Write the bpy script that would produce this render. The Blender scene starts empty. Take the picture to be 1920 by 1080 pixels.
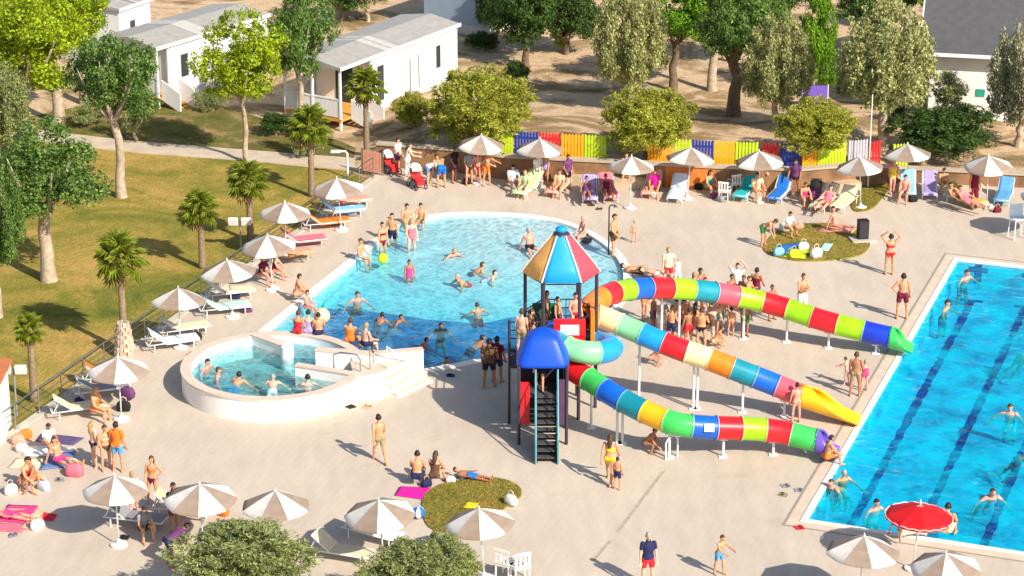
import bpy, bmesh, math, random
import numpy as np
from mathutils import Vector, Matrix
from mathutils.geometry import tessellate_polygon, delaunay_2d_cdt

SC = bpy.context.scene
COL = SC.collection
R = math.radians

# ------------------------------------------------------------------ camera
CAM_H, PITCH, FPX = 32.7, R(20.2), 4600.0
cam = bpy.data.cameras.new('camera')
cam.sensor_width = 36.0
cam.lens = 36.0 * FPX / 1920.0
cam.clip_start = 1.0
cam.clip_end = 6000.0
cam_o = bpy.data.objects.new('camera', cam)
COL.objects.link(cam_o)
cam_o.location = (0, 0, CAM_H)
cam_o.rotation_euler = (R(90) - PITCH, 0, 0)
SC.camera = cam_o

# ------------------------------------------------------------------ sky and sun
SUN_ELEV = R(36)
SHADOW_DIR = Vector((-0.66, 0.75, 0)).normalized()          # where shadows point on the ground
to_sun = -SHADOW_DIR * math.cos(SUN_ELEV) + Vector((0, 0, math.sin(SUN_ELEV)))
world = bpy.data.worlds.new('World')
SC.world = world
world.use_nodes = True
wn = world.node_tree.nodes
sky = wn.new('ShaderNodeTexSky')
sky.sky_type = 'NISHITA'
sky.sun_disc = False
sky.sun_elevation = SUN_ELEV
sky.sun_rotation = math.atan2(to_sun.x, to_sun.y)
sky.air_density = 1.0
sky.dust_density = 1.2
bg = wn['Background']
bg.inputs['Strength'].default_value = 0.108
world.node_tree.links.new(sky.outputs[0], bg.inputs['Color'])
sun = bpy.data.lights.new('sun', 'SUN')
sun.energy = 4.9
sun.angle = R(0.6)
sun.color = (1.0, 0.91, 0.78)
sun_o = bpy.data.objects.new('sun', sun)
COL.objects.link(sun_o)
sun_o.location = (40, 0, 60)
sun_o.rotation_euler = to_sun.to_track_quat('Z', 'Y').to_euler()
SC.view_settings.view_transform = 'Standard'
SC.view_settings.look = 'None'
SC.view_settings.gamma = 1.0
SC.view_settings.use_curve_mapping = False
SC.view_settings.exposure = 0.50
SC.cycles.max_bounces = 8
SC.cycles.diffuse_bounces = 3
SC.cycles.glossy_bounces = 3
SC.cycles.transparent_max_bounces = 12
SC.cycles.sample_clamp_indirect = 8.0
SC.cycles.use_denoising = True

# ------------------------------------------------------------------ surveying: photo position -> point of the place
FWD = Vector((0, math.cos(PITCH), -math.sin(PITCH)))
UP = Vector((0, math.sin(PITCH), math.cos(PITCH)))
def G(px, py, z=0.0):
    d = FWD * FPX + Vector((1, 0, 0)) * (px - 960) + UP * (540 - py)
    t = (z - CAM_H) / d.z
    return Vector((0, 0, CAM_H)) + d * t
def toward_camera(p):                     # z-rotation that makes a local -Y front look at the camera
    return math.atan2(p.x, p.y) * -1.0

# ------------------------------------------------------------------ materials
MATS = {}
def mat(name, col, rough=0.6, var=0.10, scale=6.0, bump=0.0, metal=0.0, coat=0.0, island=0.0, transl=0.0, objrand=0.0, bscale=None, spec=0.4):
    if name in MATS: return MATS[name]
    m = bpy.data.materials.new(name); m.use_nodes = True
    nt = m.node_tree; N = nt.nodes; L = nt.links
    b = N['Principled BSDF']
    b.inputs['Roughness'].default_value = rough
    b.inputs['Metallic'].default_value = metal
    b.inputs['Specular IOR Level'].default_value = spec
    if coat: b.inputs['Coat Weight'].default_value = coat; b.inputs['Coat Roughness'].default_value = 0.15
    tc = N.new('ShaderNodeTexCoord')
    no = N.new('ShaderNodeTexNoise'); no.inputs['Scale'].default_value = scale; no.inputs['Detail'].default_value = 5
    L.new(tc.outputs['Object'], no.inputs['Vector'])
    hsv = N.new('ShaderNodeHueSaturation'); hsv.inputs['Color'].default_value = (*col, 1)
    mr = N.new('ShaderNodeMapRange'); mr.inputs[1].default_value = 0.3; mr.inputs[2].default_value = 0.7
    mr.inputs[3].default_value = 1 - var; mr.inputs[4].default_value = 1 + var
    L.new(no.outputs['Fac'], mr.inputs[0])
    last = mr.outputs[0]
    def mul(src, amt):
        nonlocal last
        r = N.new('ShaderNodeMapRange'); r.inputs[3].default_value = 1 - amt; r.inputs[4].default_value = 1 + amt
        L.new(src, r.inputs[0])
        mm = N.new('ShaderNodeMath'); mm.operation = 'MULTIPLY'
        L.new(last, mm.inputs[0]); L.new(r.outputs[0], mm.inputs[1]); last = mm.outputs[0]
    if island:
        ge = N.new('ShaderNodeNewGeometry'); mul(ge.outputs['Random Per Island'], island)
        hh = N.new('ShaderNodeMapRange'); hh.inputs[3].default_value = 0.485; hh.inputs[4].default_value = 0.515
        w = N.new('ShaderNodeTexWhiteNoise'); w.noise_dimensions = '1D'
        L.new(ge.outputs['Random Per Island'], w.inputs['W']); L.new(w.outputs['Value'], hh.inputs[0]); L.new(hh.outputs[0], hsv.inputs['Hue'])
    if objrand:
        oi = N.new('ShaderNodeObjectInfo'); mul(oi.outputs['Random'], objrand)
    L.new(last, hsv.inputs['Value'])
    L.new(hsv.outputs[0], b.inputs['Base Color'])
    if bump:
        bn = N.new('ShaderNodeTexNoise'); bn.inputs['Scale'].default_value = bscale or scale * 4; bn.inputs['Detail'].default_value = 6
        L.new(tc.outputs['Object'], bn.inputs['Vector'])
        bp = N.new('ShaderNodeBump'); bp.inputs['Strength'].default_value = bump; bp.inputs['Distance'].default_value = 0.05
        L.new(bn.outputs['Fac'], bp.inputs['Height']); L.new(bp.outputs[0], b.inputs['Normal'])
    if transl:
        t = N.new('ShaderNodeBsdfTranslucent'); L.new(hsv.outputs[0], t.inputs['Color'])
        mx = N.new('ShaderNodeMixShader'); mx.inputs[0].default_value = transl
        L.new(b.outputs[0], mx.inputs[1]); L.new(t.outputs[0], mx.inputs[2])
        L.new(mx.outputs[0], N['Material Output'].inputs['Surface'])
    MATS[name] = m
    return m

def ground_mat(name, stops, scale, detail=8, rough=0.95, bump=0.6, bscale=30, fine=0.15, warp=2.0):
    """patchy earth / grass: two noises through a colour ramp, finer grain multiplied on top"""
    m = bpy.data.materials.new(name); m.use_nodes = True
    nt = m.node_tree; N = nt.nodes; L = nt.links; b = N['Principled BSDF']
    b.inputs['Roughness'].default_value = rough; b.inputs['Specular IOR Level'].default_value = 0.15
    tc = N.new('ShaderNodeTexCoord')
    a = N.new('ShaderNodeTexNoise'); a.inputs['Scale'].default_value = scale; a.inputs['Detail'].default_value = detail
    a.inputs['Roughness'].default_value = 0.62; a.inputs['Distortion'].default_value = warp
    L.new(tc.outputs['Object'], a.inputs['Vector'])
    cr = N.new('ShaderNodeValToRGB'); e = cr.color_ramp.elements
    while len(e) < len(stops): e.new(0.5)
    for k, (p, c) in enumerate(stops): e[k].position = p; e[k].color = (*c, 1)
    L.new(a.outputs['Fac'], cr.inputs[0])
    f = N.new('ShaderNodeTexNoise'); f.inputs['Scale'].default_value = bscale * 0.6; f.inputs['Detail'].default_value = 6
    L.new(tc.outputs['Object'], f.inputs['Vector'])
    mr = N.new('ShaderNodeMapRange'); mr.inputs[1].default_value = .25; mr.inputs[2].default_value = .75; mr.inputs[3].default_value = 1 - fine; mr.inputs[4].default_value = 1 + fine
    L.new(f.outputs['Fac'], mr.inputs[0])
    hs = N.new('ShaderNodeHueSaturation'); L.new(cr.outputs[0], hs.inputs['Color']); L.new(mr.outputs[0], hs.inputs['Value'])
    L.new(hs.outputs[0], b.inputs['Base Color'])
    bn = N.new('ShaderNodeTexNoise'); bn.inputs['Scale'].default_value = bscale; bn.inputs['Detail'].default_value = 6
    L.new(tc.outputs['Object'], bn.inputs['Vector'])
    bp = N.new('ShaderNodeBump'); bp.inputs['Strength'].default_value = bump; bp.inputs['Distance'].default_value = 0.08
    L.new(bn.outputs['Fac'], bp.inputs['Height']); L.new(bp.outputs[0], b.inputs['Normal'])
    MATS[name] = m
    return m

def deck_mat():
    m = bpy.data.materials.new('deck_paving'); m.use_nodes = True
    nt = m.node_tree; N = nt.nodes; L = nt.links; b = N['Principled BSDF']
    b.inputs['Roughness'].default_value = 0.85; b.inputs['Specular IOR Level'].default_value = 0.25
    tc = N.new('ShaderNodeTexCoord')
    mp = N.new('ShaderNodeMapping'); mp.inputs['Rotation'].default_value = (0, 0, DECK_ANG)
    L.new(tc.outputs['Object'], mp.inputs['Vector'])
    br = N.new('ShaderNodeTexBrick'); br.offset = 0.5
    br.inputs['Scale'].default_value = 1.0; br.inputs['Brick Width'].default_value = 0.5; br.inputs['Row Height'].default_value = 0.25
    br.inputs['Mortar Size'].default_value = 0.012; br.inputs['Mortar Smooth'].default_value = 0.3; br.inputs['Bias'].default_value = 0
    br.inputs['Color1'].default_value = (0.552, 0.470, 0.380, 1); br.inputs['Color2'].default_value = (0.540, 0.460, 0.372, 1); br.inputs['Mortar'].default_value = (0.505, 0.430, 0.345, 1)
    L.new(mp.outputs[0], br.inputs['Vector'])
    n1 = N.new('ShaderNodeTexNoise'); n1.inputs['Scale'].default_value = 0.22; n1.inputs['Detail'].default_value = 7; n1.inputs['Roughness'].default_value = .6
    n2 = N.new('ShaderNodeTexNoise'); n2.inputs['Scale'].default_value = 2.2; n2.inputs['Detail'].default_value = 6
    mp2 = N.new('ShaderNodeMapping'); mp2.inputs['Rotation'].default_value = (0, 0, DECK_ANG); mp2.inputs['Scale'].default_value = (1, 0.22, 1)
    L.new(tc.outputs['Object'], n1.inputs['Vector']); L.new(tc.outputs['Object'], mp2.inputs['Vector']); L.new(mp2.outputs[0], n2.inputs['Vector'])
    r1 = N.new('ShaderNodeMapRange'); r1.inputs[1].default_value = .3; r1.inputs[2].default_value = .7; r1.inputs[3].default_value = .93; r1.inputs[4].default_value = 1.05
    r2 = N.new('ShaderNodeMapRange'); r2.inputs[1].default_value = .3; r2.inputs[2].default_value = .7; r2.inputs[3].default_value = .93; r2.inputs[4].default_value = 1.05
    L.new(n1.outputs['Fac'], r1.inputs[0]); L.new(n2.outputs['Fac'], r2.inputs[0])
    # damp brownish stains
    n3 = N.new('ShaderNodeTexNoise'); n3.inputs['Scale'].default_value = 0.5; n3.inputs['Detail'].default_value = 8; n3.inputs['Distortion'].default_value = 1.5
    L.new(tc.outputs['Object'], n3.inputs['Vector'])
    r3 = N.new('ShaderNodeMapRange'); r3.inputs[1].default_value = .60; r3.inputs[2].default_value = .78; r3.inputs[3].default_value = 0; r3.inputs[4].default_value = .45
    L.new(n3.outputs['Fac'], r3.inputs[0])
    mm = N.new('ShaderNodeMath'); mm.operation = 'MULTIPLY'; L.new(r1.outputs[0], mm.inputs[0]); L.new(r2.outputs[0], mm.inputs[1])
    hs = N.new('ShaderNodeHueSaturation'); L.new(br.outputs['Color'], hs.inputs['Color']); L.new(mm.outputs[0], hs.inputs['Value'])
    mx = N.new('ShaderNodeMixRGB'); mx.blend_type = 'MULTIPLY'; mx.inputs[2].default_value = (0.80, 0.66, 0.50, 1)
    L.new(r3.outputs[0], mx.inputs[0]); L.new(hs.outputs[0], mx.inputs[1]); L.new(mx.outputs[0], b.inputs['Base Color'])
    bp = N.new('ShaderNodeBump'); bp.inputs['Strength'].default_value = .2; bp.inputs['Distance'].default_value = .006
    L.new(br.outputs['Fac'], bp.inputs['Height']); bp.invert = True; L.new(bp.outputs[0], b.inputs['Normal'])
    return m

def water_mat(name, absorb, ripple=1.3, dens=1.0, foam=0.0, caust=0.35, cscale=1.6, veil=0.0, tcol=(.10, .58, .72)):
    """clear water: tinted by depth through volume absorption, sky mirrored on the ripples, caustic light painted as a cell pattern in the transmission"""
    m = bpy.data.materials.new(name); m.use_nodes = True
    nt = m.node_tree; N = nt.nodes; L = nt.links
    N.remove(N['Principled BSDF']); out = N['Material Output']
    tc = N.new('ShaderNodeTexCoord')
    n1 = N.new('ShaderNodeTexNoise'); n1.inputs['Scale'].default_value = ripple; n1.inputs['Detail'].default_value = 4; n1.inputs['Distortion'].default_value = 1.0
    L.new(tc.outputs['Object'], n1.inputs['Vector'])
    bp = N.new('ShaderNodeBump'); bp.inputs['Strength'].default_value = 0.36; bp.inputs['Distance'].default_value = 0.2
    L.new(n1.outputs['Fac'], bp.inputs['Height'])
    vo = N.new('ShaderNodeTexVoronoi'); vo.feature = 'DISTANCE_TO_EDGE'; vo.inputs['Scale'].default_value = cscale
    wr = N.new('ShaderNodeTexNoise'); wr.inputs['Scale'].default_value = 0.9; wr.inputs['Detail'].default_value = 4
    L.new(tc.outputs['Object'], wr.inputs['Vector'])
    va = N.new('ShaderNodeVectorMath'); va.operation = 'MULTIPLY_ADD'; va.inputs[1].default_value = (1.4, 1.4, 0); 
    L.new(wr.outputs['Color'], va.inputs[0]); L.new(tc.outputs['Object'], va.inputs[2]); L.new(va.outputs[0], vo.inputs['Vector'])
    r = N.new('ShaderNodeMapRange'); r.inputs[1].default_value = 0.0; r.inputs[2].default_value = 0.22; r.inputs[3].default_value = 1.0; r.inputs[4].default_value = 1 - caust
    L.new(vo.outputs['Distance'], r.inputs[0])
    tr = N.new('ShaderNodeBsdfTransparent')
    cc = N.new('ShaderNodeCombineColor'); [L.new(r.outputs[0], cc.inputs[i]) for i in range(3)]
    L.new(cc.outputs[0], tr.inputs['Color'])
    gl = N.new('ShaderNodeBsdfGlossy'); gl.inputs['Roughness'].default_value = 0.06
    L.new(bp.outputs[0], gl.inputs['Normal'])
    fr = N.new('ShaderNodeFresnel'); fr.inputs['IOR'].default_value = 1.33; L.new(bp.outputs[0], fr.inputs['Normal'])
    ge = N.new('ShaderNodeNewGeometry'); fb = N.new('ShaderNodeMix'); fb.data_type = 'FLOAT'; L.new(ge.outputs['Backfacing'], fb.inputs[0]); L.new(fr.outputs[0], fb.inputs[2]); fb.inputs[3].default_value = 0.04
    mx = N.new('ShaderNodeMixShader'); L.new(fb.outputs[0], mx.inputs[0]); L.new(tr.outputs[0], mx.inputs[1]); L.new(gl.outputs[0], mx.inputs[2])
    last = mx.outputs[0]
    if veil:                                     # patchy diffuse colour veils what lies below, imitating a refracting surface
        dt = N.new('ShaderNodeBsdfDiffuse'); dt.inputs['Color'].default_value = (.10, .58, .72, 1)
        nt_ = N.new('ShaderNodeTexNoise'); nt_.inputs['Scale'].default_value = .8; nt_.inputs['Detail'].default_value = 7; nt_.inputs['Roughness'].default_value = .62; nt_.inputs['Distortion'].default_value = .6
        L.new(tc.outputs['Object'], nt_.inputs['Vector']); rt = N.new('ShaderNodeMapRange'); rt.inputs[1].default_value = .42; rt.inputs[2].default_value = .62; rt.inputs[3].default_value = veil * .15; rt.inputs[4].default_value = veil * 2.3; L.new(nt_.outputs['Fac'], rt.inputs[0])
        dt.inputs['Color'].default_value = (*tcol, 1)
        m3 = N.new('ShaderNodeMixShader'); L.new(rt.outputs[0], m3.inputs[0]); L.new(last, m3.inputs[1]); L.new(dt.outputs[0], m3.inputs[2]); last = m3.outputs[0]
    if foam:
        nf = N.new('ShaderNodeTexNoise'); nf.inputs['Scale'].default_value = 1.1; nf.inputs['Detail'].default_value = 9; nf.inputs['Roughness'].default_value = .68
        L.new(tc.outputs['Object'], nf.inputs['Vector'])
        rf = N.new('ShaderNodeMapRange'); rf.inputs[1].default_value = 0.62; rf.inputs[2].default_value = 0.74; rf.inputs[4].default_value = foam
        L.new(nf.outputs['Fac'], rf.inputs[0])
        df = N.new('ShaderNodeBsdfDiffuse'); df.inputs['Color'].default_value = (.8, .88, .9, 1)
        m2 = N.new('ShaderNodeMixShader'); L.new(rf.outputs[0], m2.inputs[0]); L.new(last, m2.inputs[1]); L.new(df.outputs[0], m2.inputs[2]); last = m2.outputs[0]
    L.new(last, out.inputs['Surface'])
    ab = N.new('ShaderNodeVolumeAbsorption')
    mxa = max(absorb) * 1.0001
    ab.inputs['Color'].default_value = (1 - absorb[0] / mxa, 1 - absorb[1] / mxa, 1 - absorb[2] / mxa, 1)
    ab.inputs['Density'].default_value = mxa * dens
    L.new(ab.outputs[0], out.inputs['Volume'])
    return m

# ------------------------------------------------------------------ mesh collecting
class MB:
    def __init__(s): s.v = []; s.f = []; s.mi = []; s.cur = 0
    def add(s, vs, fs):
        o = len(s.v); s.v += [tuple(v) for v in vs]; s.f += [tuple(i + o for i in f) for f in fs]; s.mi += [s.cur] * len(fs); return s
    def box(s, c, sz, rz=0.0, rx=0.0, ry=0.0):
        M = Matrix.Translation(c) @ Matrix.Rotation(rz, 4, 'Z') @ Matrix.Rotation(ry, 4, 'Y') @ Matrix.Rotation(rx, 4, 'X')
        x, y, z = sz[0] / 2, sz[1] / 2, sz[2] / 2
        vs = [M @ Vector(p) for p in ((-x, -y, -z), (x, -y, -z), (x, y, -z), (-x, y, -z), (-x, -y, z), (x, -y, z), (x, y, z), (-x, y, z))]
        return s.add(vs, ((0, 3, 2, 1), (4, 5, 6, 7), (0, 1, 5, 4), (1, 2, 6, 5), (2, 3, 7, 6), (3, 0, 4, 7)))
    def ring_loft(s, rings, caps=True):
        n = len(rings[0]); vs = [p for r in rings for p in r]; fs = []
        for k in range(len(rings) - 1):
            for i in range(n):
                j = (i + 1) % n; fs.append((k * n + i, k * n + j, (k + 1) * n + j, (k + 1) * n + i))
        if caps: fs.append(tuple(range(n - 1, -1, -1))); fs.append(tuple((len(rings) - 1) * n + i for i in range(n)))
        return s.add(vs, fs)
    def tube(s, p0, p1, r0, r1=None, n=8, caps=True):
        return s.path([p0, p1], [r0, r0 if r1 is None else r1], n, caps)
    def path(s, pts, rad, n=8, caps=True):
        pts = [Vector(p) for p in pts]
        if not isinstance(rad, (list, tuple)): rad = [rad] * len(pts)
        rings = []; ref = None
        for i, p in enumerate(pts):
            t = (pts[min(i + 1, len(pts) - 1)] - pts[max(i - 1, 0)]).normalized()
            if ref is None: ref = Vector((0, 0, 1)) if abs(t.z) < .9 else Vector((1, 0, 0))
            u = t.cross(ref).normalized(); w = u.cross(t).normalized(); ref = w
            rings.append([p + (u * math.cos(a) + w * math.sin(a)) * rad[i] for a in [2 * math.pi * k / n for k in range(n)]])
        return s.ring_loft(rings, caps)
    def ball(s, c, r, seg=12, rng=8, M=None):
        c = Vector(c); r = Vector(r if hasattr(r, '__len__') else (r, r, r)); vs = []; fs = []
        vs.append(Vector((0, 0, -1)))
        for i in range(1, rng):
            a = -math.pi / 2 + math.pi * i / rng
            for j in range(seg):
                b = 2 * math.pi * j / seg; vs.append(Vector((math.cos(a) * math.cos(b), math.cos(a) * math.sin(b), math.sin(a))))
        vs.append(Vector((0, 0, 1))); T = len(vs) - 1
        for j in range(seg):
            k = (j + 1) % seg
            fs.append((0, 1 + k, 1 + j)); fs.append((T, T - seg + j, T - seg + k))
            for i in range(rng - 2):
                fs.append((1 + i * seg + j, 1 + i * seg + k, 1 + (i + 1) * seg + k, 1 + (i + 1) * seg + j))
        out = []
        for v in vs:
            q = Vector((v.x * r.x, v.y * r.y, v.z * r.z)); out.append(c + (M @ q if M else q))
        return s.add(out, fs)
    def lathe(s, prof, n=16, c=(0, 0, 0)):
        c = Vector(c)
        rings = [[c + Vector((r * math.cos(2 * math.pi * k / n), r * math.sin(2 * math.pi * k / n), z)) for k in range(n)] for r, z in prof]
        return s.ring_loft(rings, True)
    def prism(s, poly, z0, z1):
        poly = [(p[0], p[1]) for p in poly]
        a = sum(poly[i][0] * poly[(i + 1) % len(poly)][1] - poly[(i + 1) % len(poly)][0] * poly[i][1] for i in range(len(poly)))
        if a < 0: poly = poly[::-1]
        n = len(poly); vs = [(x, y, z0) for x, y in poly] + [(x, y, z1) for x, y in poly]
        fs = [(i, (i + 1) % n, n + (i + 1) % n, n + i) for i in range(n)]
        tris = tessellate_polygon([[Vector((x, y, 0)) for x, y in poly]])
        for t in tris:
            t = list(t)
            ax, ay = poly[t[0]]; bx, by = poly[t[1]]; cx, cy = poly[t[2]]
            if (bx - ax) * (cy - ay) - (by - ay) * (cx - ax) < 0: t = t[::-1]
            fs.append((n + t[0], n + t[1], n + t[2])); fs.append((t[2], t[1], t[0]))
        return s.add(vs, fs)
    def sheet(s, outer, holes, z):
        loops = [[Vector((p[0], p[1], 0)) for p in l] for l in [outer] + holes]
        pts = [p for l in loops for p in l]; fs = []
        for t in tessellate_polygon(loops):
            a, b, c = [pts[i] for i in t]
            cr = (b - a).cross(c - a).z
            if abs(cr) < 1e-9: continue
            fs.append(tuple(t) if cr > 0 else tuple(t[::-1]))
        return s.add([(p.x, p.y, z) for p in pts], fs)
    def mesh(s, name, smooth=False):
        me = bpy.data.meshes.new(name); me.from_pydata(s.v, [], s.f); 
        if any(s.mi): me.polygons.foreach_set('material_index', s.mi)
        if smooth: me.polygons.foreach_set('use_smooth', [True] * len(s.f))
        me.update(); return me
    def build(s, name, m, parent=None, smooth=False, loc=None):
        return new(name, s.mesh(name, smooth), m, parent, loc)
def autosmooth(me, ang=40):
    me.polygons.foreach_set('use_smooth', [True] * len(me.polygons)); me.set_sharp_from_angle(angle=R(ang)); return me
def new(name, me, m=None, parent=None, loc=None, rz=0.0, scale=None):
    o = bpy.data.objects.new(name, me); COL.objects.link(o)
    if m is not None:
        ms = m if isinstance(m, (list, tuple)) else [m]
        while len(me.materials) < len(ms): me.materials.append(ms[len(me.materials)])
        for i, x in enumerate(ms):
            if me.materials[i] != x:
                o.material_slots[i].link = 'OBJECT'; o.material_slots[i].material = x
    if parent is not None: o.parent = parent
    if loc is not None: o.location = loc
    if rz: o.rotation_euler[2] = rz
    if scale is not None: o.scale = scale if hasattr(scale, '__len__') else (scale,) * 3
    return o
def tag(o, label=None, cat=None, group=None, kind=None):
    if label: o['label'] = label
    if cat: o['category'] = cat
    if group: o['group'] = group
    if kind: o['kind'] = kind
    return o
def thing(name, label, cat, loc=(0, 0, 0), rz=0.0, group=None, scale=None):
    o = bpy.data.objects.new(name, None); COL.objects.link(o); o.empty_display_size = .2
    o.location = loc; o.rotation_euler[2] = rz
    if scale is not None: o.scale = scale if hasattr(scale, '__len__') else (scale,) * 3
    return tag(o, label, cat, group)
KIDS = {}
def copy_tree(o, parent=None, swap=None):
    c = o.copy(); COL.objects.link(c); c.parent = parent
    if swap and c.type == 'MESH':
        for i, sl in enumerate(c.material_slots):
            if sl.material and sl.material.name in swap: sl.link = 'OBJECT'; sl.material = swap[sl.material.name]
    for ch in list(o.children): copy_tree(ch, c, swap)
    return c
rng = random.Random(7)

# ================================================================== THE SETTING
LE0, LE1 = G(-60, 872), G(700, 335)           # deck edge along the lawn
PE = [G(1795, 487), G(1512, 975)]             # long edge of the swimming pool
v = PE[1] - PE[0]; DECK_ANG = -math.atan2(v.y, v.x)
edir = (PE[0] - PE[1]).normalized(); ndir = Vector((-edir.y, edir.x, 0)) * -1.0   # along the pool, into the pool
if ndir.x < 0: ndir = -ndir

# ---- ground heights: a retained bank behind the sunbathing deck
WALL_PX = [(706, 312), (860, 324), (940, 336), (1340, 357), (1500, 362), (1610, 352), (1700, 342), (2000, 356), (2900, 370)]
WALL = [G(*p) for p in WALL_PX]
BANK_Z = 1.0
def wall_y(x):
    if x <= WALL[0].x: return WALL[0].y
    for a, b in zip(WALL, WALL[1:]):
        if a.x <= x <= b.x: return a.y + (b.y - a.y) * (x - a.x) / (b.x - a.x)
    return WALL[-1].y
def sstep(a, b, x):
    t = max(0, min(1, (x - a) / (b - a))); return t * t * (3 - 2 * t)
def bank_h(x): return BANK_Z * (1 - 0.45 * sstep(G(1600, 350).x, G(1720, 340).x, x))
def ground_z(x, y):
    d = y - wall_y(x)
    base = -0.12
    if d < 0.15: return base
    k = sstep(WALL[0].x - 1.5, WALL[0].x + 2.0, x)
    return base + k * (bank_h(x) - 0.12 - base) * (1 - sstep(4.5, 16, d))
gm = ground_mat('dry_earth', [(.30, (.13, .105, .04)), (.43, (.30, .20, .10)), (.53, (.58, .42, .265)), (.67, (.52, .36, .21)), (.76, (.20, .165, .06))], 0.16, bump=.7, bscale=7)
b = MB()
xs = sorted(set([-2500, -900, -300, -120, -60] + [-40 + i * .8 for i in range(101)] + [60, 120, 300, 900, 2500]))
ys = sorted(set([-600, 0, 30] + [45 + i * 4 for i in range(10)] + [84 + i * .7 for i in range(60)] + [126 + 3 * i for i in range(12)] + [200, 300, 600, 1200, 4500]))
# behind the wall the sheet follows the wall line exactly: each column gets its own foot and top rows
rows = []
for x in xs:
    wy = wall_y(x); colm = []
    for y in ys:
        colm.append((x, y))
    rows.append(colm)
vs = []; ny = len(ys)
for x in xs:
    wy = wall_y(x)
    i0 = min(range(ny), key=lambda i: abs(ys[i] - (wy + .08)))
    for i, y in enumerate(ys):
        yy = wy + .05 if i == i0 else (wy + .32 if i == i0 + 1 else y)
        vs.append((x, yy, ground_z(x, yy)))
fs = [(i * ny + j, (i + 1) * ny + j, (i + 1) * ny + j + 1, i * ny + j + 1) for i in range(len(xs) - 1) for j in range(ny - 1)]
# holes are not needed: pools are cut only into the raised deck, so drop ground cells below the pools
def in_pool_zone(f):
    c = sum((Vector(vs[i]) for i in f), Vector()) / 4
    return abs(c.x) < 45 and 52 < c.y < 108 and c.x > LE0.x + (c.y - LE0.y) * (LE1.x - LE0.x) / (LE1.y - LE0.y) + 1.2 and c.y < wall_y(c.x) - 1.2
b.add(vs, [f for f in fs if not in_pool_zone(f)])
tag(b.build('ground', gm), kind='structure')

lm = ground_mat('dry_lawn', [(.28, (.10, .125, .018)), (.42, (.20, .185, .03)), (.55, (.35, .25, .058)), (.73, (.50, .30, .10))], 0.15, bump=.9, bscale=9, fine=.22)
lawn = [LE0 + Vector((-.35, 0, 0)), LE1 + Vector((-.35, 0, 0)), G(660, 318), G(480, 300), G(250, 283), G(60, 262), G(-120, 250), G(-260, 400), G(-300, 900)]
b = MB(); b.sheet(lawn, [], -0.085); tag(b.build('lawn', lm), kind='structure')
pm = mat('path_concrete', (.52, .425, .33), .9, .12, 1.5, .2)
b = MB(); b.prism([G(-120, 232), G(60, 240), G(250, 262), (G(480, 280)), G(690, 296), G(700, 326), G(660, 314), G(480, 300), G(250, 283), G(60, 262), G(-120, 250)], -.3, -0.05); tag(b.build('path', pm), kind='structure')

cg = ground_mat('campsite_grass', [(.30, (.085, .095, .018)), (.5, (.16, .14, .035)), (.64, (.30, .21, .09)), (.78, (.40, .27, .14))], .3, bump=.8, bscale=9, fine=.22)
for poly in ([(-60, 228), (60, 215), (150, 196), (330, 190), (420, 196), (520, 228), (640, 262), (705, 292), (690, 295), (480, 279), (250, 261), (60, 239)], [(760, 262), (735, 235), (760, 205), (800, 180), (845, 172), (870, 200), (850, 262)]):
    b = MB(); b.sheet([G(*p) for p in poly], [], -.075); tag(b.build('campsite_lawn', cg), kind='structure')

# ---- pools
SPA_C = G(514, 724); SPA_R = 3.18; SPA_H = 0.82
lagoon_px = [(500, 622), (745, 425), (795, 410), (860, 403), (950, 404), (1030, 413), (1090, 433), (1140, 465), (1166, 500), (1168, 535), (1150, 575), (1100, 620), (1040, 648), (965, 662), (796, 693), (690, 716), (560, 702)]
lagoon = [G(*p) for p in lagoon_px]
# round off the shallow end
def smooth_part(pts, i0, i1, n=4):
    out = pts[:i0 + 1]
    for i in range(i0, i1):
        p0, p1, p2, p3 = pts[i - 1], pts[i], pts[i + 1], pts[(i + 2) % len(pts)]
        for k in range(1, n + 1):
            t = k / n
            out.append(0.5 * ((2 * p1) + (p2 - p0) * t + (2 * p0 - 5 * p1 + 4 * p2 - p3) * t * t + (3 * p1 - p0 - 3 * p2 + p3) * t ** 3))
    return out + pts[i1 + 1:]
lagoon = smooth_part(lagoon, 1, 12)
swim = [PE[0], PE[1], PE[1] + ndir * 12.5, PE[0] + ndir * 12.5]
deck_outer = [LE0, LE1, WALL[0] + Vector((0, .1, 0))] + [w + Vector((0, .1, 0)) for w in WALL[1:]] + [G(2900, 372), G(2900, 1300), G(-400, 1300), G(-400, 1050)]
dm = deck_mat()
b = MB(); b.sheet(deck_outer, [lagoon, swim], 0.0)
o = b.build('pool_deck', dm); tag(o, kind='structure')
white_coping = mat('coping_white', (.80, .77, .70), .6, .06, 3, .1)
def offset_loop(poly, d):
    n = len(poly); out = []
    area = sum(poly[i].x * poly[(i + 1) % n].y - poly[(i + 1) % n].x * poly[i].y for i in range(n))
    sgn = 1 if area > 0 else -1
    for i in range(n):
        a = (poly[i] - poly[i - 1]).normalized(); c = (poly[(i + 1) % n] - poly[i]).normalized()
        n1 = Vector((a.y, -a.x, 0)) * sgn; n2 = Vector((c.y, -c.x, 0)) * sgn
        nn = (n1 + n2); nn = nn.normalized() / max(.5, nn.normalized().dot(n1))
        out.append(poly[i] + nn * d)
    return out
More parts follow.
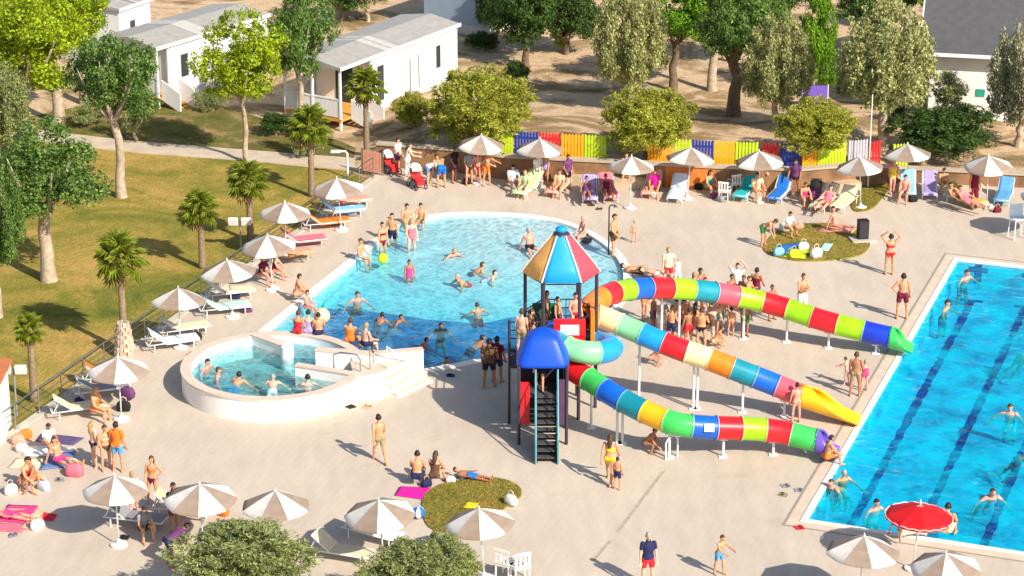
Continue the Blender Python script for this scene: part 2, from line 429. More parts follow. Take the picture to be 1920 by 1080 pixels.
def ring(poly, d0, d1, z0, z1):
    A = offset_loop(poly, d0); B = offset_loop(poly, d1); n = len(poly); b = MB()
    vs = [(p.x, p.y, z0) for p in A] + [(p.x, p.y, z1) for p in A] + [(p.x, p.y, z1) for p in B] + [(p.x, p.y, z0) for p in B]
    fs = []
    for i in range(n):
        j = (i + 1) % n
        fs += [(i, j, n + j, n + i), (n + i, n + j, 2 * n + j, 2 * n + i), (2 * n + i, 2 * n + j, 3 * n + j, 3 * n + i)]
    b.add(vs, fs); bmh = bmesh.new(); me = b.mesh('pool_coping'); bmh.from_mesh(me); bmesh.ops.recalc_face_normals(bmh, faces=bmh.faces); bmh.to_mesh(me); bmh.free(); return me
tag(new('lagoon_pool_coping', ring(lagoon, -0.02, 0.30, -0.06, 0.035), white_coping), kind='structure')
tag(new('swimming_pool_coping', ring(swim, -0.02, 0.16, -0.06, 0.035), white_coping), kind='structure')
border_m = mat('border_paving', (.60, .49, .38), .8, .08, 2, .1)
tag(new('swimming_pool_border', ring(swim, 0.18, 0.52, -0.02, 0.006), border_m), kind='structure')
tag(new('drain_channel', ring(swim, 0.55, 0.62, -0.02, 0.007), mat('drain_grate', (.30, .25, .20), .7)), kind='structure')

# lagoon basin: the floor falls from the beach end to a deep bay by the spa
beach = (G(1120, 440) + G(1000, 410)) / 2
deep_line = [G(480, 572, -.8), G(590, 584, -.8), G(700, 596, -.8), G(850, 616, -.8), G(960, 612, -.8), G(1100, 590, -.8)]
def lag_depth(p):
    yl = None
    for a, c in zip(deep_line, deep_line[1:]):
        if a.x <= p.x <= c.x: yl = a.y + (c.y - a.y) * (p.x - a.x) / (c.x - a.x)
    if yl is None: yl = deep_line[0].y if p.x < deep_line[0].x else deep_line[-1].y
    t = sstep(1.0, 17.0, (Vector((p.x, p.y, 0)) - Vector((beach.x, beach.y, 0))).length)
    d = .075 + .74 * t ** 1.25
    if p.y < yl: d += .5 * sstep(0, .6, yl - p.y)
    return d
def catm2(P, per=6):
    out = []
    for i in range(len(P) - 1):
        p0 = P[max(i - 1, 0)]; p1, p2 = P[i], P[i + 1]; p3 = P[min(i + 2, len(P) - 1)]
        for k in range(per):
            t = k / per; out.append(0.5 * ((2 * p1) + (p2 - p0) * t + (2 * p0 - 5 * p1 + 4 * p2 - p3) * t * t + (3 * p1 - p0 - 3 * p2 + p3) * t ** 3))
    return out + [P[-1]]
def deep_y(x):
    for a, c in zip(DLF, DLF[1:]):
        if a.x <= x <= c.x: return a.y + (c.y - a.y) * (x - a.x) / max(1e-6, c.x - a.x)
    return DLF[0].y if x < DLF[0].x else DLF[-1].y
DLF = catm2(deep_line)
pts2 = [Vector((p.x, p.y)) for p in lagoon]; n0 = len(pts2)
edges = [(i, (i + 1) % n0) for i in range(n0)]
mnx, mxx = min(p.x for p in pts2), max(p.x for p in pts2); mny, mxy = min(p.y for p in pts2), max(p.y for p in pts2)
def inside(poly, x, y):
    c = False
    for i in range(len(poly)):
        a, d = poly[i], poly[i - 1]
        if (a.y > y) != (d.y > y) and x < (d.x - a.x) * (y - a.y) / (d.y - a.y) + a.x: c = not c
    return c
gx = mnx
while gx < mxx:
    gy = mny
    while gy < mxy:
        if inside(pts2, gx, gy): pts2.append(Vector((gx, gy)))
        gy += .45
    gx += .45
dl = catm2(deep_line)
dl = [p for p in dl if inside(pts2[:n0], p.x, p.y)]
k0 = len(pts2); pts2 += [Vector((p.x, p.y)) for p in dl]; edges += [(k0 + i, k0 + i + 1) for i in range(len(dl) - 1)]
cv, ce, cf, *_ = delaunay_2d_cdt(pts2, edges, [], 1, 1e-5)
pool_tile_l = mat('lagoon_liner', (.60, .80, .86), .5, .07, 4)
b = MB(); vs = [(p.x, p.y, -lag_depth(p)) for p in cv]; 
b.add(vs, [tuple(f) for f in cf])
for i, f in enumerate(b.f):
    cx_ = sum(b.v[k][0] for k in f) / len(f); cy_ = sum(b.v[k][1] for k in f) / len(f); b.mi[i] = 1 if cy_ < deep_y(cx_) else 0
nl = len(lagoon); 
wv = [(p.x, p.y, .03) for p in lagoon] + [(p.x, p.y, -lag_depth(p) - .02) for p in lagoon]
b.add(wv, [(i, (i + 1) % nl, nl + (i + 1) % nl, nl + i) for i in range(nl)])
tag(b.build('lagoon_pool_basin', [pool_tile_l, mat('deep_floor_blue', (.03, .22, .44), .5, .1, 4)]), kind='structure')  # bay floor is a darker blue than the rest
lw = water_mat('lagoon_water', (.80, .072, .012), ripple=2.6, caust=.26, cscale=2.9, veil=.07, tcol=(.30, .72, .85))
b = MB(); b.prism([(p.x, p.y) for p in offset_loop(lagoon, 0.03)], -1.7, -0.05); tag(b.build('lagoon_water', lw), kind='structure')

# swimming pool basin with lane lines
SW_D = 1.25
b = MB(); P4 = swim
b.add([(p.x, p.y, -SW_D) for p in P4], [(0, 1, 2, 3)])
b.add([(p.x, p.y, .03) for p in P4] + [(p.x, p.y, -SW_D) for p in P4], [(i, (i + 1) % 4, 4 + (i + 1) % 4, 4 + i) for i in range(4)])
tag(b.build('swimming_pool_basin', mat('swim_liner', (.04, .62, .76), .5, .06, 2)), kind='structure')
lane_m = mat('lane_tile', (.004, .022, .24), .5, .1, 3)
Lp = (PE[1] - PE[0]).length
for k in range(6):
    off = ndir * (.86 + 2.1 * k)
    a = PE[0] + off - edir * 1.1; c = PE[1] + off + edir * 1.1
    b = MB(); w = ndir * .14
    def q(p0, p1, w, z): b.add([(p0 - w).to_tuple()[:2] + (z,), (p1 - w).to_tuple()[:2] + (z,), (p1 + w).to_tuple()[:2] + (z,), (p0 + w).to_tuple()[:2] + (z,)], [(0, 1, 2, 3)])
    r_l = random.Random(k); n_l = 90; vv = []
    for i in range(n_l + 1):
        p_ = a.lerp(c, i / n_l); jl, jr = r_l.uniform(.75, 1.3), r_l.uniform(.75, 1.3); vv += [tuple((p_ - w * jl).to_2d()) + (-SW_D + .006,), tuple((p_ + w * jr).to_2d()) + (-SW_D + .006,)]  # edges jittered to imitate the bending of light by ripples
    b.add(vv, [(2 * i, 2 * i + 2, 2 * i + 3, 2 * i + 1) for i in range(n_l)]); q(a + edir * .12, a - edir * .14, ndir * .45, -SW_D + .010); q(c + edir * .14, c - edir * .12, ndir * .45, -SW_D + .010)
    e = PE[0] + off - edir * .012                                                    # cross on the end wall
    for (hw, z0, z1) in ((.14, -1.15, -.10), (.38, -.42, -.22)):
        s_ = edir * (-.004 if hw > .2 else 0)
        b.add([tuple(((e + s_) - ndir * hw).to_2d()) + (z0,), tuple(((e + s_) + ndir * hw).to_2d()) + (z0,), tuple(((e + s_) + ndir * hw).to_2d()) + (z1,), tuple(((e + s_) - ndir * hw).to_2d()) + (z1,)], [(0, 1, 2, 3)])
    tag(b.build('lane_marking', lane_m), kind='structure')
sw = water_mat('swimming_pool_water', (3.0, .075, .012), ripple=1.8, caust=.15, cscale=2.0, foam=.2, veil=.24, tcol=(.002, .53, .70))
b = MB(); b.prism([(p.x, p.y) for p in offset_loop(swim, .03)], -1.6, -0.06); tag(b.build('swimming_pool_water', sw), kind='structure')

# ---- kerb and retaining wall
kerb_m = mat('kerb_stone', (.50, .45, .38), .85, .12, 3, .2)
def strip(name, a, c, w, z0, z1, m, label=None, cat=None):
    d = (c - a); L_ = d.length; o = MB().box((0, 0, (z0 + z1) / 2), (L_, w, z1 - z0)).build(name, m, loc=((a.x + c.x) / 2, (a.y + c.y) / 2, 0))
    o.rotation_euler[2] = math.atan2(d.y, d.x); return o
tag(strip('kerb', LE0, LE1, .3, -.3, .05, kerb_m), kind='structure')
wall_shaded = mat('wall_shaded', (.27, .145, .07), .9, .4, 1.2, .4)  # brown darkened to put the shade along the wall into its colour
wall_sunlit = mat('wall_sunlit', (.60, .18, .035), .9, .25, 1.2, .3)  # brighter stretch of the same wall, sunlight put into the colour
cop_m = mat('wall_coping', (.46, .38, .29), .85, .1, 3, .2)
wt = thing('retaining_wall', 'long tan retaining wall with pale coping behind the back row of sunbeds', 'wall')
for i, (a, c) in enumerate(zip(WALL, WALL[1:])):
    h0, h1 = bank_h(a.x), bank_h(c.x)
    n_ = Vector((-(c - a).y, (c - a).x, 0)).normalized(); t = n_ * .28
    segs = [(a, c, wall_shaded)]
    if i == 2:
        p1, p2 = a + (c - a) * .77, a + (c - a) * 1.0
        segs = [(a, p1, wall_shaded), (p1, p2, wall_sunlit)]
    for (p, q_, mm) in segs:
        b = MB(); hp, hq = bank_h(p.x), bank_h(q_.x)
        b.add([(p.x, p.y, -.2), (q_.x, q_.y, -.2), (q_.x + t.x, q_.y + t.y, -.2), (p.x + t.x, p.y + t.y, -.2), (p.x, p.y, hp), (q_.x, q_.y, hq), (q_.x + t.x, q_.y + t.y, hq), (p.x + t.x, p.y + t.y, hp)],
              ((0, 3, 2, 1), (4, 5, 6, 7), (0, 1, 5, 4), (1, 2, 6, 5), (2, 3, 7, 6), (3, 0, 4, 7)))
        b.build('wall_panel', mm, wt)
        u = n_ * -.06; w = n_ * .36; b = MB()
        b.add([(p.x + u.x, p.y + u.y, hp + .002), (q_.x + u.x, q_.y + u.y, hq + .002), (q_.x + w.x, q_.y + w.y, hq + .002), (p.x + w.x, p.y + w.y, hp + .002), (p.x + u.x, p.y + u.y, hp + .09), (q_.x + u.x, q_.y + u.y, hq + .09), (q_.x + w.x, q_.y + w.y, hq + .09), (p.x + w.x, p.y + w.y, hp + .09)],
              ((0, 3, 2, 1), (4, 5, 6, 7), (0, 1, 5, 4), (1, 2, 6, 5), (2, 3, 7, 6), (3, 0, 4, 7)))
        b.build('coping_stone', cop_m, wt)

for (x0, x1) in ((1068, 1235), (1560, 1608)):
    a_, c_ = G(x0, 350), G(x1, 350); a_.y = wall_y(a_.x) - .26; c_.y = wall_y(c_.x) - .26; d_ = c_ - a_
    o = MB().box((0, 0, .2), (d_.length, .5, .44)).build('bench_ledge', mat('ledge_tan', (.50, .38, .25), .9, .2, 2, .2), wt, loc=((a_.x + c_.x) / 2, (a_.y + c_.y) / 2, 0)); o.rotation_euler[2] = math.atan2(d_.y, d_.x)
# ---- round spa, raised, with inner walls and steps
spa_white = mat('spa_render', (.82, .80, .76), .7, .05, 1.5, .08)
spa_tan = mat('spa_coping', (.66, .52, .42), .7, .08, 3, .1)
spa_tile = mat('spa_tile', (.74, .83, .85), .4, .08, 5)
spa = thing('round_spa', 'raised round white spa basin with pink coping and inner partition walls', 'spa', SPA_C)
NS = 64
def circ(r, z): return [Vector((r * math.cos(2 * math.pi * k / NS), r * math.sin(2 * math.pi * k / NS), z)) for k in range(NS)]
b = MB(); b.ring_loft([circ(SPA_R, -.9), circ(SPA_R, SPA_H - .06)], False); new('outer_wall', autosmooth(b.mesh('w')), spa_white, spa)
b = MB(); b.ring_loft([circ(SPA_R, SPA_H - .06), circ(SPA_R + .03, SPA_H - .058), circ(SPA_R + .03, SPA_H), circ(SPA_R - .33, SPA_H), circ(SPA_R - .33, SPA_H - .06)], False); new('coping', autosmooth(b.mesh('c')), spa_tan, spa)
b = MB(); b.ring_loft([circ(SPA_R - .32, SPA_H - .05), circ(SPA_R - .32, -.05), circ(.01, -.05)], False); new('basin', autosmooth(b.mesh('c')), spa_tile, spa)
def loc_spa(px, py, z): return G(px, py, z) - SPA_C
def spa_wall(name, pts, w, z0, z1, m, cap=None):
    for i, (a, c) in enumerate(zip(pts, pts[1:])):
        d = c - a; L_ = d.length + (.02 if i else 0)
        o = MB().box((0, 0, (z0 + z1) / 2), (L_, w, z1 - z0)).build(name, m, spa, loc=((a.x + c.x) / 2, (a.y + c.y) / 2, 0)); o.rotation_euler[2] = math.atan2(d.y, d.x)
        if cap:
            k = MB().box((0, 0, z1 + .03), (L_ + .03, w + .05, .055)).build('wall_cap', cap, o)
ZR = SPA_H + .004
# inlet partition with rounded white end post
spa_wall('partition_wall', [loc_spa(478, 628, ZR), loc_spa(535, 649, ZR)], .3, -.04, SPA_H + .01, spa_white, spa_tan)
e = loc_spa(538, 652, ZR)
new('partition_post', autosmooth(MB().lathe([(.001, -.04), (.23, -.04), (.23, SPA_H + .06), (.17, SPA_H + .13), (.001, SPA_H + .15)], 20).mesh('p')), spa_white, spa, (e.x, e.y, 0))
# entry channel: two parallel walls running to the step platform
spa_wall('channel_wall', [loc_spa(593, 656, ZR + .25), loc_spa(700, 664, ZR + .25), loc_spa(792, 656, ZR + .25)], .26, -.9, ZR + .25, spa_white, spa_tan)
spa_wall('channel_wall', [loc_spa(556, 685, ZR), loc_spa(668, 703, ZR)], .24, -.04, ZR, spa_white, spa_tan)
# platform and steps
pf = [loc_spa(655, 668, ZR), loc_spa(745, 664, ZR), loc_spa(722, 694, ZR), loc_spa(664, 708, ZR)]
b = MB(); b.prism(pf, -.1, ZR - .02); b.build('platform', spa_tan, spa)
pw = [loc_spa(650, 710, ZR), loc_spa(664, 709, ZR), loc_spa(722, 695, ZR), loc_spa(716, 708, ZR)]
b = MB(); b.prism([p + Vector((0, -.03, 0)) for p in pw], -.1, ZR - .01); b.build('platform_wall', spa_white, spa)
A0, A1 = loc_spa(790, 668, ZR), loc_spa(720, 699, ZR)
sd = (A1 - A0); sdir = sd.normalized(); outd = Vector((-sdir.y, sdir.x, 0)); outd = outd if outd.x > 0 else -outd
for k in range(4):
    h = ZR * (3 - k + .6) / 4.0
    c0 = A0 + outd * (.26 * k - .35); c1 = A1 + outd * (.26 * k - .35); mid = (c0 + c1) / 2
    o = MB().box((0, 0, h / 2 - .05), (sd.length - .1, .255, h + .1)).build('step', spa_white, spa, loc=(mid.x, mid.y, 0)); o.rotation_euler[2] = math.atan2(sdir.y, sdir.x)
    t_ = MB().box((0, 0, h + .012), (sd.length - .06, .27, .025)).build('tread', spa_tan, o)
steel = mat('brushed_steel', (.55, .57, .58), .3, .05, 4, metal=1.0)
def handrail(pts, r=.025):
    b = MB(); b.path(pts, r, 8); return b
h1 = [loc_spa(626, 690, ZR), loc_spa(626, 690, ZR) + Vector((0, 0, .5)), loc_spa(640, 692, ZR) + Vector((0, 0, .62)), loc_spa(668, 695, ZR) + Vector((0, 0, .6)), loc_spa(676, 697, ZR) + Vector((0, 0, .45)), loc_spa(676, 697, ZR)]
new('handrail', autosmooth(handrail(h1).mesh('h')), steel, spa)
h2 = [loc_spa(694, 692, ZR), loc_spa(694, 692, ZR) + Vector((0, 0, .85))]
new('handrail_post', handrail(h2).mesh('h'), steel, spa)
h3 = [loc_spa(726, 690, ZR), loc_spa(726, 690, ZR) + Vector((0, 0, .8)), loc_spa(760, 712, .1) + Vector((0, 0, .75)), loc_spa(760, 712, .1)]
new('handrail', autosmooth(handrail(h3).mesh('h')), mat('rail_white', (.8, .8, .8), .4), spa)
spw = water_mat('spa_water_clear', (.55, .10, .03), ripple=2.5, caust=.30, cscale=2.6, foam=.6, veil=.15)
b = MB(); b.prism([(SPA_C.x + p.x, SPA_C.y + p.y) for p in circ(SPA_R - .315, 0)], -.2, SPA_H - .34); tag(b.build('spa_water', spw), kind='structure')

# ---- tube slides
PL = {}
PLC = dict(red=(.72, .012, .02), lime=(.30, .66, .008), blue=(.006, .12, .62), teal=(.006, .24, .32), pink=(.78, .10, .14), sky=(.01, .30, .75), cream=(.85, .68, .34),
                  orange=(.90, .24, .015), yellow=(.90, .45, .012), mint=(.26, .66, .34), green=(.05, .52, .10), navy=(.008, .04, .50), purple=(.15, .09, .48), aqua=(.02, .38, .46))
for nm, c in PLC.items():
    PL[nm] = mat('plastic_' + nm, c, .36, .16, 1.6, coat=.2, objrand=.10)
PALE = {k: mat('joint_' + k, tuple(.35 * 1 + .55 * x for x in c_), .5, .1, 3) for k, c_ in PLC.items()}
post_m = mat('post_white', (.72, .72, .70), .45, .06, 4)
SLR = .385
def catmull(P, per=8):
    out = []
    for i in range(len(P) - 1):
        p0 = P[i - 1] if i else P[0] * 2 - P[1]; p1, p2 = P[i], P[i + 1]; p3 = P[i + 2] if i + 2 < len(P) else P[-1] * 2 - P[-2]
        for k in range(per):
            t = k / per
            out.append(0.5 * ((2 * p1) + (p2 - p0) * t + (2 * p0 - 5 * p1 + 4 * p2 - p3) * t * t + (3 * p1 - p0 - 3 * p2 + p3) * t ** 3))
    return out + [P[-1]]
def resample(pts, n):
    d = [0]
    for a, c in zip(pts, pts[1:]): d.append(d[-1] + (c - a).length)
    out = []; j = 0
    for k in range(n + 1):
        s = d[-1] * k / n
        while j < len(d) - 2 and d[j + 1] < s: j += 1
        t = (s - d[j]) / max(1e-6, d[j + 1] - d[j]); out.append(pts[j].lerp(pts[j + 1], t))
    return out
def frames(pts):
    fr = []
    for i, p in enumerate(pts):
        t = (pts[min(i + 1, len(pts) - 1)] - pts[max(i - 1, 0)]).normalized()
        u = t.cross(Vector((0, 0, 1))).normalized(); w = u.cross(t); fr.append((p, t, u, w))
    return fr
def slide(label, pathpts, colours, chute_col, posts, chute_len=1.3, flare=1.0, split=None):
    base = Vector((pathpts[0].x, pathpts[0].y, 0))
    root = thing('tube_slide', label, 'water slide', base, group='tube slides of the play tower')
    pts = catmull(pathpts, 10); K = 6; nseg = len(colours)
    if split: i_ = split[0] * 10; pts = resample(pts[:i_ + 1], split[1] * K)[:-1] + resample(pts[i_:], (nseg - split[1]) * K)
    else: pts = resample(pts, nseg * K)
    fr = frames(pts); NR = 24
    def rg(f, r, off=0.0): p, t, u, w = f; return [p - base + t * off + (u * math.cos(2 * math.pi * k / NR) + w * math.sin(2 * math.pi * k / NR)) * r for k in range(NR)]
    for s in range(nseg):
        F = fr[s * K:s * K + K + 1]; b = MB()
        rings = [rg(F[0], SLR + .022, .004), rg(F[0], SLR + .022, .035), rg(F[0], SLR, .045)] + [rg(f, SLR) for f in F[1:-1]] + [rg(F[-1], SLR, -.045), rg(F[-1], SLR + .022, -.035), rg(F[-1], SLR + .022, -.004)]
        inner = [rg(F[-1], SLR - .03, -.004)] + [rg(f, SLR - .03) for f in F[-2:0:-1]] + [rg(F[0], SLR - .03, .004)]
        b.ring_loft(rings + inner + [rings[0]], False)
        sg = new('tube_segment', autosmooth(b.mesh('seg'), 50), PL[colours[s]], root)
        if s: b = MB(); b.ring_loft([rg(F[0], SLR + .026, -.012), rg(F[0], SLR + .03, 0), rg(F[0], SLR + .026, .012)], False); new('joint_ring', b.mesh('j', True), PALE[colours[s]], sg)
    # open chute: half pipe that widens and flattens towards the water
    p, t, u, w = fr[-1]; th = Vector((t.x, t.y, 0)).normalized(); b = MB(); rows = []
    NC = 10
    for k in range(NC + 1):
        f = k / NC; c = p - base + t * chute_len * f * .55 + th * chute_len * f * .45 + Vector((0, 0, -.05 * f))
        rise = math.pi * (1.0 * (1 - f) ** 2.2 + .34)
        rr = SLR * (1 + .22 * f * flare)
        row = []
        for j in range(17):
            a = -math.pi / 2 + (j / 16 - .5) * min(2 * math.pi * .97, 2 * rise)
            row.append(c + u * math.cos(a) * rr + Vector((0, 0, 1)) * math.sin(a) * (SLR))
        rows.append(row)
    vs = [q_ for r_ in rows for q_ in r_]; fs = [(i * 17 + j, i * 17 + j + 1, (i + 1) * 17 + j + 1, (i + 1) * 17 + j) for i in range(NC) for j in range(16)]
    b.add(vs, fs); me = b.mesh('chute', True)
    o = new('exit_chute', me, PL[chute_col], root); so = o.modifiers.new('thick', 'SOLIDIFY'); so.thickness = .05; so.offset = 0
    for (px, py) in posts:
        g = G(px, py); q_ = min(pts, key=lambda s_: (s_.to_2d() - g.to_2d()).length)
        q2 = Vector((g.x, g.y, 0)).lerp(Vector((q_.x, q_.y, 0)), .8)
        b = MB(); b.tube((0, 0, 0), (0, 0, q_.z - SLR + .02), .045, n=8); b.box((0, 0, .015), (.28, .28, .03)); b.box((0, 0, q_.z - SLR - .02), (.3, .1, .05))
        b.build('support_post', post_m, root, loc=Vector((q2.x, q2.y, 0)) - base)
    return root
def WP(L_): return [G(x, y, z) for x, y, z in L_]
slideA = slide('highest tube slide curving away behind the others with a light green exit chute',
    WP([(1096, 592, 3.1), (1118, 565, 3.1), (1150, 549, 2.98), (1202, 541, 2.7), (1262, 541, 2.42), (1322, 546, 2.1), (1390, 557, 1.7), (1460, 574, 1.36), (1530, 597, 1.08), (1600, 616, .86), (1668, 632, .66)]),
    ['orange', 'orange', 'red', 'lime', 'blue', 'red', 'lime', 'teal', 'pink', 'lime', 'red', 'lime', 'red', 'lime', 'navy'], 'green',
    [(1211, 640), (1240, 628), (1385, 621), (1475, 639), (1555, 652), (1644, 663)], .85)
slideB = slide('middle tube slide with a cream first bend and long open yellow chute',
    WP([(1090, 600, 3.05), (1118, 592, 3.0), (1150, 603, 2.85), (1192, 621, 2.6), (1232, 638, 2.38), (1275, 655, 2.15), (1320, 670, 1.92), (1364, 687, 1.66), (1408, 704, 1.38), (1452, 721, 1.1), (1500, 741, .82)]),
    ['orange', 'cream', 'mint', 'sky', 'red', 'cream', 'orange', 'teal', 'blue', 'pink'], 'yellow',
    [(1211, 732), (1302, 765), (1310, 760), (1393, 768), (1472, 782)], 2.1, .8)
TC = G(1050, 764)
hc = G(1092, 782); hr = .95
def hx(a, z): return Vector((hc.x + hr * math.cos(R(a)), hc.y + hr * math.sin(R(a)), z))
helix = [Vector((TC.x + .28, TC.y - .75, 3.1)), Vector((hx(180, 0).x, hc.y + .45, 2.98)), hx(200, 2.9), hx(235, 2.82), hx(270, 2.74), hx(305, 2.66), hx(340, 2.58), hx(20, 2.48), hx(60, 2.38), hx(100, 2.3), hx(140, 2.22), hx(180, 2.12)]
slideC = slide('lowest tube slide that loops once and ends in a purple chute',
    helix + WP([(1068, 690, 2.02), (1108, 714, 1.86), (1145, 738, 1.7), (1185, 760, 1.52), (1225, 779, 1.36), (1270, 795, 1.22), (1325, 801, 1.08), (1380, 803, .98), (1425, 805, .9), (1470, 811, .8), (1530, 826, .62)]),
    ['blue', 'aqua', 'mint', 'sky', 'sky', 'teal', 'teal', 'red', 'red', 'green', 'blue', 'teal', 'yellow', 'green', 'blue', 'red', 'lime', 'red', 'green'], 'purple',
    [(1108, 800), (1160, 830), (1185, 822), (1250, 860), (1352, 855), (1448, 850)], .75, split=(len(helix) - 1, 7))
sq = G(1328, 803, 1.06); o = MB().box((0, 0, 0), (.32, .012, .26), rx=R(-22)).build('notice_plate', mat('plate_white', (.82, .82, .84), .5), slideC, loc=Vector((sq.x, sq.y, 1.08)) - slideC.location + Vector((0, -SLR * .95 - .012, .16)))
# arched white stand rail by the lowest slide
b = MB(); g = G(1248, 862); b.path([(0, 0, 0), (0, 0, .6), (.08, 0, .75), (.3, .25, .78), (.4, .3, .6), (.4, .3, 0)], .03, 8)
tag(new('arched_rail', autosmooth(b.mesh('r')), post_m, loc=g), 'white arched handrail standing under the green section of the lowest slide', 'handrail')

# ---- play tower
dk = mat('tower_post', (.045, .035, .055), .5, .15, 3)
dkfloor = mat('tower_floor', (.06, .055, .06), .8, .2, 3)
tealm = mat('rail_teal', (.10, .33, .38), .45, .08, 3)
tower = thing('play_tower', 'slide tower with striped hexagonal roof, blue hood and black stairs', 'play tower', TC)
HR = 1.30; ROOF_Z0, ROOF_Z1 = 4.95, 6.35
roofcols = ['blue', 'pink', 'green', 'yellow', 'red', 'orange']
rc = {'blue': mat('roof_blue', (.008, .30, .72), .45, .06, 8, .15), 'pink': mat('roof_pink', (.78, .07, .10), .45, .06, 8, .15), 'green': PL['green'], 'yellow': PL['yellow'], 'red': PL['red'], 'orange': mat('roof_orange', (.90, .46, .12), .5, .1, 8, .15)}
for k in range(6):
    a0 = R(-120 + 60 * k); a1 = a0 + R(60)
    b = MB(); rows = []
    for f, rr in ((0, HR), (.33, HR * .74), (.66, HR * .45), (.92, HR * .22), (.96, HR * .2)):
        z = ROOF_Z0 + (ROOF_Z1 - ROOF_Z0) * f; p0 = Vector((rr * math.cos(a0), rr * math.sin(a0), z)); p1 = Vector((rr * math.cos(a1), rr * math.sin(a1), z))
        rows.append([p0.lerp(p1, t / 6) + (p0 + p1).normalized() * 0 + Vector(((p0 + p1).x, (p0 + p1).y, 0)).normalized() * (.05 * rr * (1 - (2 * t / 6 - 1) ** 2)) for t in range(7)])
    b.add([p for r_ in rows for p in r_], [(i * 7 + j, i * 7 + j + 1, (i + 1) * 7 + j + 1, (i + 1) * 7 + j) for i in range(4) for j in range(6)])
    o = new('roof_panel', b.mesh('rp', True), rc[roofcols[k]], tower); so = o.modifiers.new('t', 'SOLIDIFY'); so.thickness = .04
    # pale seam batten
    b = MB(); b.path([Vector((rr * math.cos(a0), rr * math.sin(a0), ROOF_Z0 + (ROOF_Z1 - ROOF_Z0) * f)) for f, rr in ((-.01, HR * 1.01), (.33, HR * .75), (.66, HR * .46), (.94, HR * .23))], .03, 6)
    b.build('roof_seam', mat('seam_pale', (.72, .62, .60), .5), tower)
    px_, py_ = .92 * HR * math.cos(a0), .92 * HR * math.sin(a0)
    b = MB(); b.tube((px_, py_, 0), (px_, py_, ROOF_Z0 + .05), .06, n=8); b.build('post', dk, tower)
    if k not in (0, 1):
        e0 = Vector((px_, py_, 0)); e1 = Vector((.92 * HR * math.cos(a1), .92 * HR * math.sin(a1), 0))
        for q_ in range(1, 6): bp_ = e0.lerp(e1, q_ / 6); MB().tube((bp_.x, bp_.y, 2.6), (bp_.x, bp_.y, 3.55), .018, n=5).build('baluster', mat('bar_plum', (.13, .05, .08), .5), tower)
    for z in (2.95, 3.25, 3.55, ROOF_Z0 - .1):
        if k in (1, 0) and z < 3.5: continue
        MB().tube((px_, py_, z), (.92 * HR * math.cos(a1), .92 * HR * math.sin(a1), z), .022, n=6).build('guard_rail', dk, tower)
b = MB(); b.lathe([(.001, ROOF_Z1 + .02), (.27, ROOF_Z1 - .06), (.29, ROOF_Z1 - .10), (.001, ROOF_Z1 - .11)], 12); b.build('roof_ring', dk, tower)
b = MB(); b.ball((0, 0, ROOF_Z1 + .06), (.2, .2, .13), 14, 8); new('roof_cap', b.mesh('c', True), rc['blue'], tower)
b = MB(); b.prism([(HR * math.cos(R(60 * k)), HR * math.sin(R(60 * k))) for k in range(6)], 2.5, 2.6); b.build('platform', dkfloor, tower)
# mouth boxes
b = MB(); b.box((.28, -HR * .86 - .02, 3.1), (1.05, .12, 1.1)); b.build('mouth_panel', PL['red'], tower)
b = MB(); b.box((.28, -HR * .86 - .09, 3.3), (.62, .02, .36)); b.build('notice_board', mat('notice_white', (.8, .74, .74), .5), tower)
b = MB(); b.box((HR * .82, .1, 3.05), (.14, 1.3, 1.1)); b.build('mouth_panel', PL['orange'], tower)
b = MB(); b.box((-.55, HR * .7, 3.05), (.8, .08, .8)); b.build('side_panel', mat('panel_green', (.01, .12, .05), .6), tower)
# side landing at the rear
sl = G(988, 778) - TC
b = MB(); b.box((sl.x, sl.y, 2.05), (1.25, 1.5, .1)); b.build('landing', dkfloor, tower)
for sx in (-.6, .6):
    for sy in (-.7, .7):
        b = MB(); b.tube((sl.x + sx, sl.y + sy, 0), (sl.x + sx, sl.y + sy, 3.15), .05, n=8); b.build('post', dk, tower)
for z in (2.5, 2.8, 3.1):
    MB().path([(sl.x - .6, sl.y - .7, z), (sl.x - .6, sl.y + .7, z), (sl.x + .6, sl.y + .7, z)], .022, 6).build('guard_rail', dk, tower)
# stair landing under the blue hood
st = G(1017, 818) - TC; LW, LD, LZ = .78, .66, 1.75
for sx in (-1, 1):
    for sy in (-1, 1):
        b = MB(); b.tube((st.x + sx * LW, st.y + sy * LD, 0), (st.x + sx * LW, st.y + sy * LD, 2.8), .055, n=8); b.build('post', dk, tower)
b = MB(); b.box((st.x, st.y, LZ - .05), (2 * LW, 2 * LD, .1)); b.build('landing', dkfloor, tower)
b = MB(); b.box((st.x - LW + .02, st.y - .1, LZ + .1), (.06, 1.1, 1.1)); b.build('side_panel', PL['red'], tower)
b = MB(); b.box((st.x - LW + .2, st.y - LD + .02, 1.45), (.3, .05, 1.5)); b.build('front_panel', PL['red'], tower)
b = MB(); b.box((st.x, st.y + LD + .02, 1.6), (2 * LW, .05, 1.7)); b.build('rear_panel', mat('panel_dark', (.03, .025, .04), .6), tower)
b = MB(); b.box((st.x + LW - .16, st.y - LD + .02, 1.5), (.28, .05, 1.6)); b.build('front_panel', mat('panel_plum', (.10, .04, .09), .5), tower)
b = MB(); b.box((st.x + LW - .02, st.y, LZ + .35), (.06, 1.1, .8)); b.build('side_panel', mat('panel_plum', (.10, .04, .09), .5), tower)
for k in range(9): MB().box((st.x, st.y + LD - .04, LZ - .1 - k * .17), (1.5, .03, .12)).build('rear_slat', mat('panel_black', (.012, .012, .014), .6), tower)
